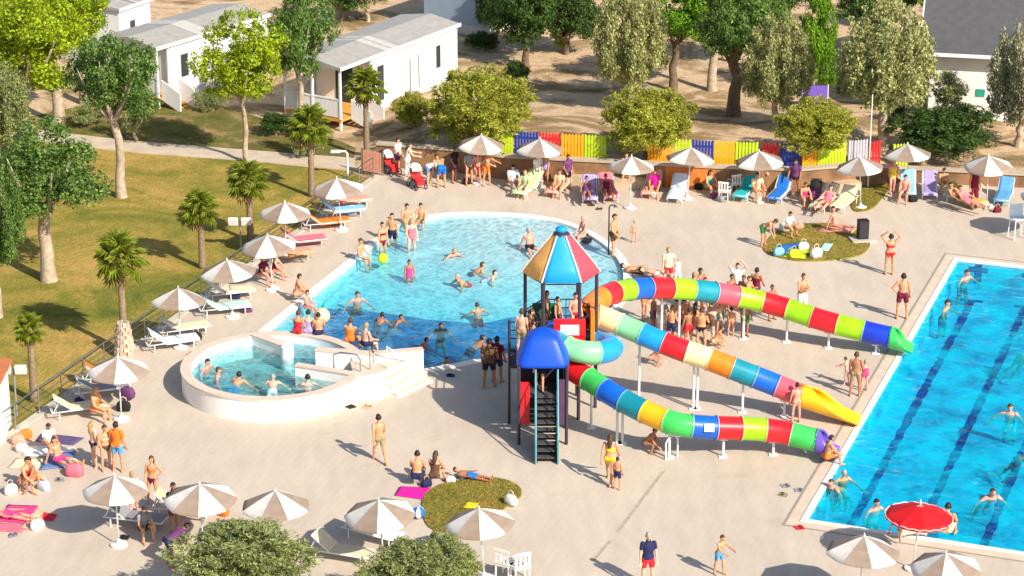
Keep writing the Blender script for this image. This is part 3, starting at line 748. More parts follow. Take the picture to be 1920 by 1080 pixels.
# hood: rounded rectangular dome
b = MB(); rows = []; NZ = 10; NA = 32; HW, HD, HH, HZ = .87, .78, 1.12, 2.74
for i in range(NZ + 1):
    f = i / NZ; kx = (1 - .56 * f ** 1.25) * (1 - max(0, f - .72) ** 2 * 9.5); rr = []
    for j in range(NA):
        a = 2 * math.pi * j / NA; ca, sa = math.cos(a), math.sin(a); e_ = .38
        rr.append(Vector((st.x + HW * kx * math.copysign(abs(ca) ** e_, ca), st.y + HD * kx * math.copysign(abs(sa) ** e_, sa), HZ + HH * f)))
    rows.append(rr)
rows.append([sum(rows[-1], Vector()) / NA + (p_ - sum(rows[-1], Vector()) / NA) * .02 for p_ in rows[-1]]); b.ring_loft(rows, False); o = new('hood', b.mesh('h', True), mat('hood_blue', (.004, .07, .62), .42, .06, 6, .12), tower); so = o.modifiers.new('t', 'SOLIDIFY'); so.thickness = .04
# stairs: nine treads between teal stringers
sb = G(1034, 868) - TC; stx = st.x + .12; y1 = st.y - LD - .02; y0 = sb.y
NSTEP = 9
for k in range(NSTEP):
    f = (k + .5) / NSTEP; b = MB(); b.box((stx, y0 + (y1 - y0) * f, LZ * (k + 1) / (NSTEP + 1)), (.66, abs(y1 - y0) / NSTEP + .05, .045)); b.build('tread', dkfloor, tower)
    b = MB(); b.box((stx, y0 + (y1 - y0) * (k + 1) / NSTEP, LZ * (k + 1) / (NSTEP + 1) - .09), (.64, .02, .15)); b.build('riser', MATS['panel_black'], tower)
for s in (-1, 1):
    b = MB(); x = stx + s * .36
    b.add([(x - .03, y0 - .1, 0), (x + .03, y0 - .1, 0), (x + .03, y0 - .1, .3), (x - .03, y0 - .1, .3), (x - .03, y1, LZ - .3), (x + .03, y1, LZ - .3), (x + .03, y1, LZ + .2), (x - .03, y1, LZ + .2)], ((0, 3, 2, 1), (4, 5, 6, 7), (0, 1, 5, 4), (1, 2, 6, 5), (2, 3, 7, 6), (3, 0, 4, 7)))
    b.build('stringer', tealm, tower)
    b = MB(); x2 = x - s * .045; b.add([(x2 - .012, y0, 0), (x2 + .012, y0, 0), (x2 + .012, y1, 0), (x2 - .012, y1, 0), (x2 - .012, y0, .12), (x2 + .012, y0, .12), (x2 + .012, y1, LZ - .1), (x2 - .012, y1, LZ - .1)], ((0, 3, 2, 1), (4, 5, 6, 7), (0, 1, 5, 4), (1, 2, 6, 5), (2, 3, 7, 6), (3, 0, 4, 7))); b.build('stair_side', MATS['panel_black'], tower)
    b = MB(); b.path([(x, y0 - .12, 0), (x, y0 - .12, .85), (x, y1, LZ + .9), (x, y1, LZ)], .03, 8); b.build('handrail', tealm, tower)
    for f in (.25, .5, .75):
        b = MB(); b.tube((x, y0 + (y1 - y0) * f, LZ * f), (x, y0 + (y1 - y0) * f, .85 + (LZ + .05) * f), .02, n=6); b.build('baluster', tealm, tower)

# ---- narrow drain slots across the deck
dr = mat('drain_slot', (.40, .335, .26), .8, .2, 4)
for a_, c_ in ((G(1158, 998), G(1244, 884)), (G(1112, 1052), G(1145, 1014))):
    d_ = c_ - a_; o = MB().box((0, 0, 0), (d_.length, .11, .012)).build('drain_slot', dr, loc=((a_.x + c_.x) / 2, (a_.y + c_.y) / 2, .002)); o.rotation_euler[2] = math.atan2(d_.y, d_.x); tag(o, kind='structure')
# ---- railing along the lawn
rl = thing('railing', 'long steel wire railing between the lawn and the pool deck', 'railing', (LE0.x, LE0.y, 0))
ed = (LE1 - LE0); n_ = 22
for k in range(n_ + 1):
    p = ed * (k / n_); b = MB(); b.tube((0, 0, 0), (0, 0, .95), .022, n=6); b.box((0, 0, .06), (.1, .1, .02)); b.build('post', steel, rl, loc=(p.x, p.y, .05))
for z in (.25, .48, .71, .97):
    b = MB(); b.tube((0, 0, z), (ed.x, ed.y, z), .024 if z > .9 else .009, n=6); b.build('rail', steel, rl)

# ---- painted picket fence on the bank
FC = {'lime': mat('paint_lime', (.48, .62, .01), .6, .1, 3), 'blue': mat('paint_blue', (.012, .035, .26), .6, .1, 3), 'red': mat('paint_red', (.62, .015, .02), .6, .1, 3), 'yellow': mat('paint_yellow', (.92, .38, .005), .6, .1, 3), 'white': mat('paint_white', (.42, .42, .48), .6, .1, 3)}
pick = MB(); 
pick.add([(-.05, -.012, 0), (.045, -.012, 0), (.045, .012, 0), (-.045, .012, 0), (-.045, -.012, 1.0), (.045, -.012, 1.0), (.045, .012, 1.0), (-.045, .012, 1.0), (0, -.012, 1.07), (0, .012, 1.07)],
         [(0, 1, 5, 8, 4), (2, 3, 7, 9, 6), (1, 2, 6, 5), (3, 0, 4, 7), (5, 6, 9, 8), (7, 4, 8, 9)])
for i_, p_ in enumerate(pick.v): pick.v[i_] = (math.copysign(.055, p_[0]) if p_[0] else 0, p_[1], p_[2])
pick_me = pick.mesh('picket')
fence_where = {}
def fence_panel(x0, x1, colr, label):
    a = Vector((G(x0, 290, BANK_Z).x, 0, 0)); c = Vector((G(x1, 290, BANK_Z).x, 0, 0))
    a.y = wall_y(a.x) + .75; c.y = wall_y(c.x) + .75
    d = c - a; L_ = d.length; zz = min(ground_z(a.x, a.y), ground_z(c.x, c.y)) + .02
    t = thing('picket_fence', label, 'fence', (a.x, a.y, zz), math.atan2(d.y, d.x), 'coloured picket fence panels on the bank')
    n = max(4, int(L_ / .125))
    for k in range(n): new('picket', pick_me, FC[colr], t, ((k + .5) * L_ / n, 0, .05))
    rail = MB().box((L_ / 2, .03, 0), (L_ - .02, .03, .08)).mesh('fr')
    for z in (.3, .82): new('fence_rail', rail, FC[colr], t, (0, 0, z))
    for x in (.03, L_ - .03): MB().box((x, .04, .55), (.05, .05, 1.1)).build('post', FC[colr], t)
for a in [(940, 962, 'lime', 'narrow lime fence panel beside the parasol left of the blue panel'), (964, 1009, 'blue', 'blue fence panel next to the red one above two close parasols'), (1010, 1050, 'red', 'red fence panel between the blue and yellow panels'),
          (1052, 1094, 'yellow', 'yellow fence panel beside the red one'), (1095, 1136, 'lime', 'lime fence panel ending at the round olive-green bush'),
          (1212, 1258, 'yellow', 'orange-yellow fence panel at the foot of the middle round bush'), (1261, 1292, 'lime', 'short lime fence panel above a parasol top'), (1293, 1333, 'blue', 'navy fence panel behind a parasol between lime and yellow'),
          (1334, 1372, 'yellow', 'yellow fence panel right of the navy one'), (1373, 1415, 'lime', 'lime fence panel with orange-yellow neighbour, in tree shade'), (1422, 1452, 'red', 'small red fence panel in the shade of the tall trunk'),
          (1455, 1492, 'blue', 'blue fence panel low in the shade of the bushy tree'), (1496, 1524, 'yellow', 'yellow fence panel half hidden by the bushy tree trunk'), (1525, 1580, 'lime', 'wide lime fence panel right of the bushy tree trunk'),
          (1584, 1622, 'white', 'grey white fence panel beside a thin pole'), (1624, 1648, 'red', 'small red fence panel next to the thick pale trunk'), (1672, 1702, 'lime', 'lime fence panel ending the row under a parasol')]:
    fence_panel(*a)

# ---- thin poles, lamps, floodlights
def lamp_post(px, py, h, label, zz=0.0):
    g = G(px, py, zz); t = thing('lamp_post', label, 'lamp post', g)
    b = MB(); b.path([(0, 0, 0), (0, 0, h - .12), (-.06, 0, h - .02), (-.45, 0, h)], .05, 8); new('pole', autosmooth(b.mesh('p')), post_m, t)
    b = MB(); b.box((-.5, 0, h - .02), (.42, .22, .08)); b.build('lamp_head', post_m, t)
lamp_post(652, 330, 1.15, 'short white bent lamp post at the corner of the railing')
def flood(px, py, h, label):
    g = G(px, py, -.08); t = thing('floodlight', label, 'floodlight', g)
    b = MB(); b.tube((0, 0, 0), (0, 0, h), .035, n=8); b.build('pole', mat('pole_grey', (.25, .25, .25), .5), t)
    b = MB(); b.box((0, 0, h), (.85, .04, .05)); b.build('crossbar', MATS['pole_grey'], t)
    for s in (-1, 1):
        b = MB(); b.box((s * .26, -.08, h + .02), (.38, .16, .28), rx=.3); b.build('lamp_head', post_m, t)
flood(32, 782, 1.75, 'twin white floodlight on a thin pole by the small palm')
flood(452, 470, 1.25, 'twin white floodlight beside the dark palm trunk')
g = G(1627, 352); b = MB(); b.tube((0, 0, 0), (0, 0, 4.2), .035, .022, n=8)
tag(b.build('flag_pole', post_m, loc=(g.x, g.y, 0)), 'tall thin pale pole rising behind a parasol at the back row', 'pole')
g = G(1141, 478); t = thing('pool_shower', 'thin dark shower pole standing by the curved pool rim', 'shower', g)
b = MB(); b.path([(0, 0, 0), (0, 0, 2.0), (.06, 0, 2.1), (.25, 0, 2.1)], .03, 8); b.build('pole', dk, t); b = MB(); b.lathe([(.001, 0), (.1, .0), (.03, .05), (.001, .05)], 12, (.25, 0, 2.03)); b.build('shower_head', steel, t)

# gate at the head of the ramp
g = G(699, 326); t = thing('salmon_gate', 'salmon coloured gate panel at the corner of the railing and the wall', 'gate', g, -.5)
for k in range(6): MB().box((-.42 + .17 * k, 0, .55), (.14, .03, .95)).build('board', mat('gate_salmon', (.70, .32, .22), .7, .1, 3), t)
for z in (.25, .85): MB().box((0, .03, z), (1.0, .03, .07)).build('gate_rail', MATS['gate_salmon'], t)
for x in (-.54, .54): MB().box((x, 0, .55), (.07, .07, 1.1)).build('post', steel, t)
# ---- mobile homes
home_w = mat('home_white', (.83, .83, .83), .55, .04, 2, .05)
roof_g = mat('home_roof', (.36, .345, .32), .7, .1, 3, .15)
glass_d = mat('window_glass', (.04, .05, .06), .12, .1, 1)
deckwood = mat('step_wood', (.62, .30, .06), .7, .2, 4, .2)
trimm = mat('home_trim', (.55, .54, .52), .6)
def mobile_home(label, FL, FR_, BR, BL, z0, h, porch=True, wins=(), px=2.6, wallm=None):
    home_w = wallm or MATS['home_white']
    base = Vector((FR_.x, FR_.y, z0))
    ax = (BR - FR_); ax.z = 0; L_ = ax.length; ax.normalize(); wx = (FL - FR_); wx.z = 0; W_ = (wx - ax * wx.dot(ax)).length
    rz = math.atan2(ax.y, ax.x)               # local +x runs along the long wall to the rear, +y across
    side = 1 if ax.cross(wx).z > 0 else -1
    t = thing('mobile_home', label, 'mobile home', base, rz)
    def bx(n, x0, x1, y0, y1, za, zb, m, par=t): return MB().box(((x0 + x1) / 2, side * (y0 + y1) / 2, (za + zb) / 2), (x1 - x0, abs(y1 - y0), zb - za)).build(n, m, par)
    px = px if porch else 0
    bx('skirt', px, L_, .04, W_ - .04, 0, .55, trimm); bx('wall', px, L_, 0, W_, .551, h - .12, home_w)
    # low gabled roof with a middle band
    b = MB(); e = .12
    def rp(x, y, z): return (x, side * y, z)
    hh = h - .12; rr = hh + .28
    vs = [rp(-e, -e, hh), rp(L_ + e, -e, hh), rp(L_ + e, W_ + e, hh), rp(-e, W_ + e, hh), rp(-e, W_ / 2, rr), rp(L_ + e, W_ / 2, rr), rp(-e, -e, hh - .12), rp(L_ + e, -e, hh - .12), rp(L_ + e, W_ + e, hh - .12), rp(-e, W_ + e, hh - .12)]
    fs = [(0, 1, 5, 4), (3, 4, 5, 2), (0, 4, 3, 9, 6), (1, 7, 8, 2, 5), (6, 7, 1, 0), (9, 3, 2, 8), (6, 9, 8, 7)]
    b.add(vs, fs); me = b.mesh('roof'); bm_ = bmesh.new(); bm_.from_mesh(me); bmesh.ops.recalc_face_normals(bm_, faces=bm_.faces); bm_.to_mesh(me); bm_.free()
    ro = new('roof', me, roof_g, t)
    for x in (L_ * .36, L_ * .42):
        b = MB(); b.add([rp(x, -e - .01, hh + .012), rp(x + .5, -e - .01, hh + .012), rp(x + .5, W_ / 2, rr + .012), rp(x, W_ / 2, rr + .012), rp(x + .5, W_ + e, hh + .012), rp(x, W_ + e, hh + .012)], [(0, 1, 2, 3), (3, 2, 4, 5)]); b.build('roof_sheet', mat('roof_band', (.5, .48, .45), .7), ro)
    bx('fascia', -.14, L_ + .14, -.15, -.12, hh - .14, hh + .03, home_w, ro)
    for (x0, x1, za, zb) in wins:
        w = bx('window', x0, x1, -.03, .02, za, zb, trimm); bx('pane', x0 + .05, x1 - .05, -.045, -.031, za + .05, zb - .05, glass_d, w)
    if porch:
        bx('porch_floor', 0, px, 0, W_, .42, .55, deckwood)
        for (x, y) in ((.06, .06), (.06, W_ / 2), (.06, W_ - .06), (px - .06, .06)): bx('porch_post', x - .05, x + .05, y - .05, y + .05, 0, hh - .12, home_w)
        n = 14
        for k in range(n):
            y = .12 + (W_ - .24) * (k + .5) / n; bx('railing_board', .04, .07, y - (W_ - .3) / n * .44, y + (W_ - .3) / n * .44, .62, 1.45, home_w)
        bx('porch_rail', .02, .09, .1, W_ - .1, 1.45, 1.52, home_w)
        d = bx('door', px - .03, px - .001, W_ * .35, W_ * .65, .56, 2.55, glass_d); bx('handle', px - .07, px - .03, W_ * .37, W_ * .38, 1.4, 1.6, steel, d)
        for k in range(5):
            x0 = px * .32; bx('porch_step', x0, x0 + .9, -.22 * (k + 1), -.22 * k, .42 - .1 * (k + 1), .47 - .1 * (k + 1) , deckwood)
        for x in (px * .32 - .06, px * .32 + .93):
            b = MB(); b.add([rp(x, -.02, .4), rp(x + .05, -.02, .4), rp(x + .05, -1.2, -.05), rp(x, -1.2, -.05), rp(x, -.02, 1.4), rp(x + .05, -.02, 1.4), rp(x + .05, -1.2, .9), rp(x, -1.2, .9)], ((0, 3, 2, 1), (4, 5, 6, 7), (0, 1, 5, 4), (1, 2, 6, 5), (2, 3, 7, 6), (3, 0, 4, 7)))
            b.build('step_side_panel', home_w, t)
    return t
def home_px(label, fl, fr, br, bl, h=3.2, z0=-.1, **k):
    mobile_home(label, G(*fl, h + z0), G(*fr, h + z0), G(*br, h + z0), G(*bl, h + z0), z0, h, **k)
home_px('white mobile home with porch, wooden steps and grey roof beside a palm', (528, 104), (637, 122), (857, 40), (745, 22), wins=((7.9, 8.35, 1.2, 2.4), (5.6, 5.75, .6, 2.3), (6.35, 6.5, .6, 2.3), (2.9, 3.5, .7, 2.5)))
home_px('white mobile home behind the bright green tree with tree shadows on its wall', (200, 62), (292, 84), (500, 22), (400, 5), px=.9, wins=((1.6, 2.2, 1.2, 2.4),))
home_px('white mobile home mostly hidden at the top left edge of the trees', (100, -8), (222, 12), (280, -8), (160, -26), porch=False, wins=((.8, 1.3, 1.2, 2.3),))
home_px('blue grey cabin at the top edge behind the porch home', (790, -62), (905, -46), (1010, -80), (900, -96), h=3.4, porch=False, wallm=mat('cabin_blue', (.30, .40, .52), .6, .06, 2), wins=((.6, 1.2, 1.0, 2.4),))
# ---- low building with a grey pitched roof
c0 = G(1738, 226); c1 = G(2060, 244); ax = (c1 - c0); L_ = ax.length; rz = math.atan2(ax.y, ax.x)
t = thing('low_building', 'low white building with a wide grey pitched roof and pale gutter', 'building', c0, rz)
HB = 3.45; DB = 13.0
b = MB(); b.box((L_ / 2, DB / 2, HB / 2 - .1), (L_, DB, HB + .2)); b.build('wall', mat('render_cream', (.82, .79, .75), .8, .06, 1.2, .1), t)
b = MB(); b.add([(-.5, -.55, HB + .0), (L_, -.55, HB + .0), (L_, DB / 2, HB + 3.4), (-.5, DB / 2, HB + 3.4), (-.5, DB + .5, HB), (L_, DB + .5, HB), (-.5, -.55, HB - .1), (L_, -.55, HB - .1), (-.5, DB + .5, HB - .1), (L_, DB + .5, HB - .1)],
    [(0, 1, 2, 3), (3, 2, 5, 4), (6, 7, 1, 0), (8, 6, 0, 3, 4), (1, 7, 9, 5, 2), (4, 5, 9, 8), (6, 8, 9, 7)])
rf = b.build('roof', mat('roof_slate', (.088, .088, .092), .85, .12, 2.5, .3), t)
b = MB(); b.box((L_ / 2 - .25, -.62, HB - .06), (L_ + .5, .13, .14)); b.build('gutter', home_w, rf)
b = MB(); b.add([(-.56, -.55, HB - .06), (-.501, -.55, HB - .06), (-.501, DB / 2, HB + 3.34), (-.56, DB / 2, HB + 3.34), (-.56, -.55, HB + .06), (-.501, -.55, HB + .06), (-.501, DB / 2, HB + 3.46), (-.56, DB / 2, HB + 3.46)], ((0, 3, 2, 1), (4, 5, 6, 7), (0, 1, 5, 4), (1, 2, 6, 5), (2, 3, 7, 6), (3, 0, 4, 7))); b.build('bargeboard', home_w, rf)
b = MB(); b.box((2.4, -.02, 1.5), (.4, .05, .35)); b.build('green_sign', mat('sign_green', (.02, .32, .22), .5), t)
b = MB(); b.box((4.6, -.02, 1.2), (1.0, .06, 2.3)); d = b.build('door', trimm, t)
# kiosk corner at the left edge
g = G(-12, 836); t = thing('kiosk', 'white kiosk corner with terracotta roof edge by the railing', 'kiosk', g)
b = MB(); b.box((-1.0, .9, 1.1), (2.5, 1.8, 2.2)); b.build('wall', home_w, t); b = MB(); b.box((-1.0, .9, 2.26), (2.8, 2.1, .12)); b.build('roof', mat('terracotta', (.50, .16, .06), .8, .15, 3), t)
# purple banner far back
g = G(1527, 200); t = thing('banner', 'small purple banner between two posts under the trees', 'banner', (g.x, g.y, 0))
for s in (-.62, .62): MB().tube((s, 0, 0), (s, 0, 1.1), .03, n=6).build('post', post_m, t)
b = MB(); b.box((0, 0, .75), (1.2, .03, .6)); b.build('cloth', mat('banner_purple', (.16, .09, .48), .7), t)
g = G(909, 300, 1.2); t = thing('yellow_sign', 'small yellow sign board behind the parasol under the wide bush', 'sign', (g.x, wall_y(g.x) + .9, ground_z(g.x, wall_y(g.x) + .9)))
MB().tube((0, 0, 0), (0, 0, 1.2), .03, n=6).build('post', post_m, t); MB().box((0, -.03, 1.35), (.6, .03, .34)).build('panel', FC['yellow'], t)

# ================================================================== TREES
bark_pale = mat('bark_pale', (.42, .33, .24), .9, .28, 5, .5)
bark_dark = mat('bark_brown', (.17, .115, .07), .9, .3, 5, .5)
LEAF = {
    'plane': mat('leaf_plane', (.15, .255, .05), .55, .18, .8, island=.55, transl=.42),
    'lime': mat('leaf_lime', (.34, .44, .012), .55, .18, .8, island=.5, transl=.42),
    'poplar': mat('leaf_poplar', (.42, .43, .17), .6, .2, .8, island=.6, transl=.38),
    'tamarisk': mat('leaf_tamarisk', (.40, .41, .05), .7, .22, .7, island=.55, transl=.42),
    'olive': mat('leaf_olive', (.30, .34, .12), .65, .2, .8, island=.5, transl=.38),
    'dark': mat('leaf_dark', (.06, .12, .018), .55, .2, .8, island=.55, transl=.38),
    'green': mat('leaf_green', (.17, .34, .012), .55, .2, .8, island=.5, transl=.38),
    'silver': mat('leaf_silver', (.34, .34, .19), .6, .2, .8, island=.5, transl=.15),
}
def mesh_from_np(V, F):
    n = len(F); me = bpy.data.meshes.new('crown'); me.vertices.add(len(V)); me.vertices.foreach_set('co', V.astype(np.float32).ravel())
    me.loops.add(4 * n); me.loops.foreach_set('vertex_index', F.astype(np.int32).ravel()); me.polygons.add(n); me.polygons.foreach_set('loop_start', np.arange(0, 4 * n, 4, dtype=np.int32))
    me.update(); me.validate(); return me
def unit(a): return a / np.maximum(1e-9, np.linalg.norm(a, axis=1))[:, None]
def clump_crown(seed, lobes, nclump, per, csize, leaf, long=1.5, radial=0.0, up=0.0, spindle=1.0):
    """crown = uneven lobes -> twig clumps on and in the lobes -> small leaf faces round every clump"""
    r = np.random.default_rng(seed); L_ = np.array([[*c, *rad] for c, rad in lobes]); area = (L_[:, 3] * L_[:, 4] * L_[:, 5]) ** (2 / 3)
    idx = r.choice(len(L_), nclump, p=area / area.sum()); d = unit(r.normal(size=(nclump, 3))); d[:, 2] = np.where(d[:, 2] < -.3, d[:, 2] * .6, d[:, 2])
    rad = np.where(r.random(nclump) < .22, .3 + .6 * r.random(nclump), .82 + .26 * r.random(nclump))
    Cc = L_[idx, :3] + d * L_[idx, 3:] * rad[:, None]; cs = csize * (.55 + .9 * r.random(nclump))
    ci = np.repeat(np.arange(nclump), per); n = len(ci)
    e = unit(r.normal(size=(n, 3))) * (r.random(n) ** .45)[:, None]; e[:, 2] *= spindle
    if up: e[:, :2] *= (1 - .55 * np.clip(e[:, 2:3] / spindle, -1, 1) * up)
    P = Cc[ci] + e * cs[ci][:, None]
    out = unit(unit(e) * .8 + d[ci] * .7)
    nrm = unit(out + r.normal(size=(n, 3)) * .55)
    a = np.cross(nrm, r.normal(size=(n, 3))) + radial * out; a[:, 2] += up * .8; a = unit(a); c = unit(np.cross(nrm, a))
    s = leaf * (.6 + .8 * r.random(n))[:, None]
    V = np.stack([P - a * s * long * .5, P + c * s * .42 + nrm * s * .1, P + a * s * long * .5, P - c * s * .42 + nrm * s * .1], 1).reshape(-1, 3)
    return mesh_from_np(V, np.arange(4 * n).reshape(n, 4))
def lobes_round(seed, n, spread=.6, ls=.42, core=.55, jit=.25):
    r = random.Random(seed); out = [((r.uniform(-.1, .1), r.uniform(-.1, .1), -.05), (core, core, core))]
    for k in range(n):
        u = 1 - 2 * (k + .5) / n + r.uniform(-.15, .15); u = max(-.8, min(1, u)); a = k * 2.399 + r.uniform(-.5, .5); w = math.sqrt(max(0, 1 - u * u)); q = spread * r.uniform(1 - jit, 1 + jit * .8); s = ls * r.uniform(.6, 1.25)
        out.append(((q * w * math.cos(a), q * w * math.sin(a), q * u), (s, s, s * r.uniform(.75, 1.05))))
    return out
def lobes_brush(seed, n):
    """upright tapering tufts of a pollarded poplar"""
    r = random.Random(seed); out = []
    for k in range(n):
        a = 2.4 * k + r.uniform(-.3, .3); q = math.sqrt((k + .5) / n); top = (1.0 - .30 * q ** 3) * r.uniform(.72, 1.12); bot = -(.98 - .35 * q) * r.uniform(.55, 1); t = r.uniform(.09, .15); m_ = 4
        for i in range(m_):
            f = (i + .4) / m_; rr = (.62 + .38 * math.sin(math.pi * min(1, f * .75 + .2))) * .9 * q
            out.append(((rr * math.cos(a), rr * math.sin(a), bot + (top - bot) * f), (t * (1.25 - .8 * f), t * (1.25 - .8 * f), (top - bot) * .17)))
    return out
def trunk_mesh(seed, h, r0, spread, top, nl=6, split=.5):
    r = random.Random(seed); b = MB(); zt = h * split
    pts = [Vector((r.uniform(-.05, .05) * k, r.uniform(-.05, .05) * k, zt * k / 4)) for k in range(5)]
    b.path([Vector((0, 0, -.1))] + pts[1:], [r0 * 1.35, r0 * 1.05, r0 * .95, r0 * .88, r0 * .82], 10)
    for k in range(nl):
        a = 6.283 * k / nl + r.uniform(-.4, .4); q = spread * r.uniform(.5, 1); e = Vector((q * math.cos(a), q * math.sin(a), zt + (top - zt) * r.uniform(.55, .95)))
        m_ = pts[-1].lerp(e, .45) + Vector((q * .18 * math.cos(a), q * .18 * math.sin(a), -.05))
        b.path([pts[-1] + Vector((0, 0, -.1)), m_, e], [r0 * .55, r0 * .33, r0 * .1], 7)
    return autosmooth(b.mesh('trunk'), 60)
TREE_ME = {}
def tree_meshes(kind, var):
    """unit trees: crown of radius 1, half height 1, centred on the origin; scaled per tree"""
    k = (kind, var)
    if k in TREE_ME: return TREE_ME[k]
    sd = hash(kind) % 7 if False else sum(map(ord, kind)) + var * 31
    if kind in ('poplar', 'silver'): me = clump_crown(sd, lobes_brush(sd, 34), 780, 36, .095, .042, long=1.4, radial=.6, up=.45, spindle=1.3)
    elif kind == 'tamarisk': me = clump_crown(sd, lobes_round(sd, 22, .66, .36, .6, .22), 760, 38, .105, .030, long=2.8, radial=.9, up=.25)
    elif kind == 'olive': me = clump_crown(sd, lobes_round(sd, 9, .62, .36, .3, .3), 300, 30, .12, .038, long=2.2, radial=.6)
    elif kind == 'dark': me = clump_crown(sd, lobes_round(sd, 14, .6, .42, .62), 520, 34, .12, .045)
    elif kind == 'plane': me = clump_crown(sd, lobes_round(sd, 12, .64, .38, .34, .3), 470, 38, .125, .042, long=1.35)
    elif kind == 'lime': me = clump_crown(sd, lobes_round(sd, 13, .66, .36, .36, .3), 470, 38, .12, .042, long=1.35)
    else: me = clump_crown(sd, lobes_round(sd, 12, .64, .38, .36, .28), 470, 38, .12, .042, long=1.35)
    TREE_ME[k] = me; return me
def pxm(py): return 58.0 * (py + 1150) / 2018.0     # photo pixels per metre for things standing at that row
def tree(px, base, top, bottom, wpx, kind, label, var=0, z=None, bark=None, tr=.0, rot=None, lean=0.0, dx=0, name='tree', leaf=None, group='trees round the pool'):
    g = G(px, base, 0 if z is None else z)
    zz = ground_z(g.x, g.y) if z is None else z
    s = pxm(base) * .945; zt = (base - top) / s; zb = max(.05, (base - bottom) / s); rx = wpx / pxm(base) / 2 * (1.16 if kind in ('poplar', 'silver') else 1.12); rz = (zt - zb) / 2 * 1.08; zc = (zt + zb) / 2
    t = thing(name, label, 'shrub' if name.endswith('shrub') or name.endswith('bush') else 'tree', (g.x, g.y, zz), group=group)
    o = new('crown', tree_meshes(kind, var), LEAF[leaf or kind], t, (dx, 0, zc), rot if rot is not None else rng.uniform(0, 6.28), (rx, rx, rz))
    r0 = tr or max(.07, .035 * zt)
    me = trunk_mesh(int(px) + base, zt, r0, rx * .75, zc + rz * .6, 6, max(.06, min(.75, (zb + .15 * rz) / zt)))
    new('trunk', me, bark or bark_pale, t)
    return t
tree(92, 522, 236, 412, 225, 'plane', 'round green plane tree with a pale spotted trunk in the dry lawn', 0, tr=.27)
tree(228, 366, 62, 236, 165, 'plane', 'tall plane tree with forked dark limbs at the end of the lawn', 1, tr=.2)
tree(462, 302, 38, 196, 165, 'lime', 'bright yellow-green tree on a slim trunk before the white home', 0, tr=.12)
tree(566, 232, -25, 150, 120, 'green', 'dark green tree rising between the two white mobile homes', 0, tr=.14, leaf='plane')
tree(-8, 590, 300, 500, 120, 'poplar', 'grey-green tree cut by the left edge above the lawn', 2, leaf='plane')
tree(0, 372, 128, 268, 130, 'poplar', 'pale grey-green upright tree at the left edge behind the plane tree', 1, leaf='olive')
tree(45, 262, 0, 185, 235, 'lime', 'big yellow-green tree filling the top left corner', 1)
tree(110, 226, -50, 112, 190, 'lime', 'yellow-green tree with thin bare trunk near the top left', 2)
tree(160, 190, -60, 60, 110, 'green', 'green tree top peeping over the first mobile home', 1)
tree(1180, 215, -2, 180, 135, 'poplar', 'pale brush-shaped poplar standing alone in the sandy campsite', 0, tr=.16)
tree(1262, 165, -40, 92, 150, 'green', 'fresh green tree with twin trunks behind the pale poplar', 2, tr=.2, bark=bark_dark)
tree(1375, 232, -30, 152, 160, 'plane', 'large blue-green tree with a thick brown trunk in sandy shade', 2, tr=.3, bark=bark_dark)
tree(1452, 268, 72, 238, 120, 'poplar', 'pale poplar leaning over the bushy tree near the purple banner', 1, tr=.16)
tree(1528, 180, -12, 168, 84, 'green', 'narrow bright green tree column beside the purple banner', 3, tr=.12)
tree(1625, 140, -50, 56, 130, 'plane', 'dark green tree at the top edge left of the grey roof', 3, tr=.2)
tree(1655, 308, 46, 236, 168, 'poplar', 'big brush-shaped poplar with thick pale trunk near the grey roof', 2, tr=.24)
tree(1908, 292, 76, 262, 118, 'silver', 'silvery upright tree at the right edge before the white building', 0, tr=.18)
tree(1772, 262, 155, 232, 96, 'olive', 'small grey olive tree against the white building wall', 0, tr=.09)
tree(1772, 312, 216, 306, 190, 'dark', 'wide dark green shrub under the small olive tree', 0, name='evergreen_shrub')
tree(895, 272, 138, 268, 175, 'tamarisk', 'wide feathery yellow-green bush behind the first back-row parasol', 0, z=1.1, name='tamarisk_bush', bark=bark_dark)
tree(1212, 290, 172, 286, 152, 'tamarisk', 'feathery olive-green bush between the two runs of fence panels', 1, z=1.1, name='tamarisk_bush', bark=bark_dark)
tree(1527, 302, 198, 284, 140, 'tamarisk', 'feathery bush on a dark trunk among the last fence panels', 2, z=1.1, name='tamarisk_bush', bark=bark_dark)
tree(462, 1165, 972, 1105, 250, 'tamarisk', 'large feathery bush at the bottom edge hiding a parasol foot', 3, z=0, name='tamarisk_bush', bark=bark_dark, leaf='olive')
tree(765, 1185, 1018, 1130, 190, 'tamarisk', 'pale feathery bush at the bottom edge below the striped parasol', 0, z=0, name='tamarisk_bush', bark=bark_dark, leaf='olive')
tree(835, 1165, 1000, 1120, 135, 'tamarisk', 'smaller darker bush at the bottom edge beside the pale one', 1, z=0, name='tamarisk_bush', bark=bark_dark, leaf='olive')
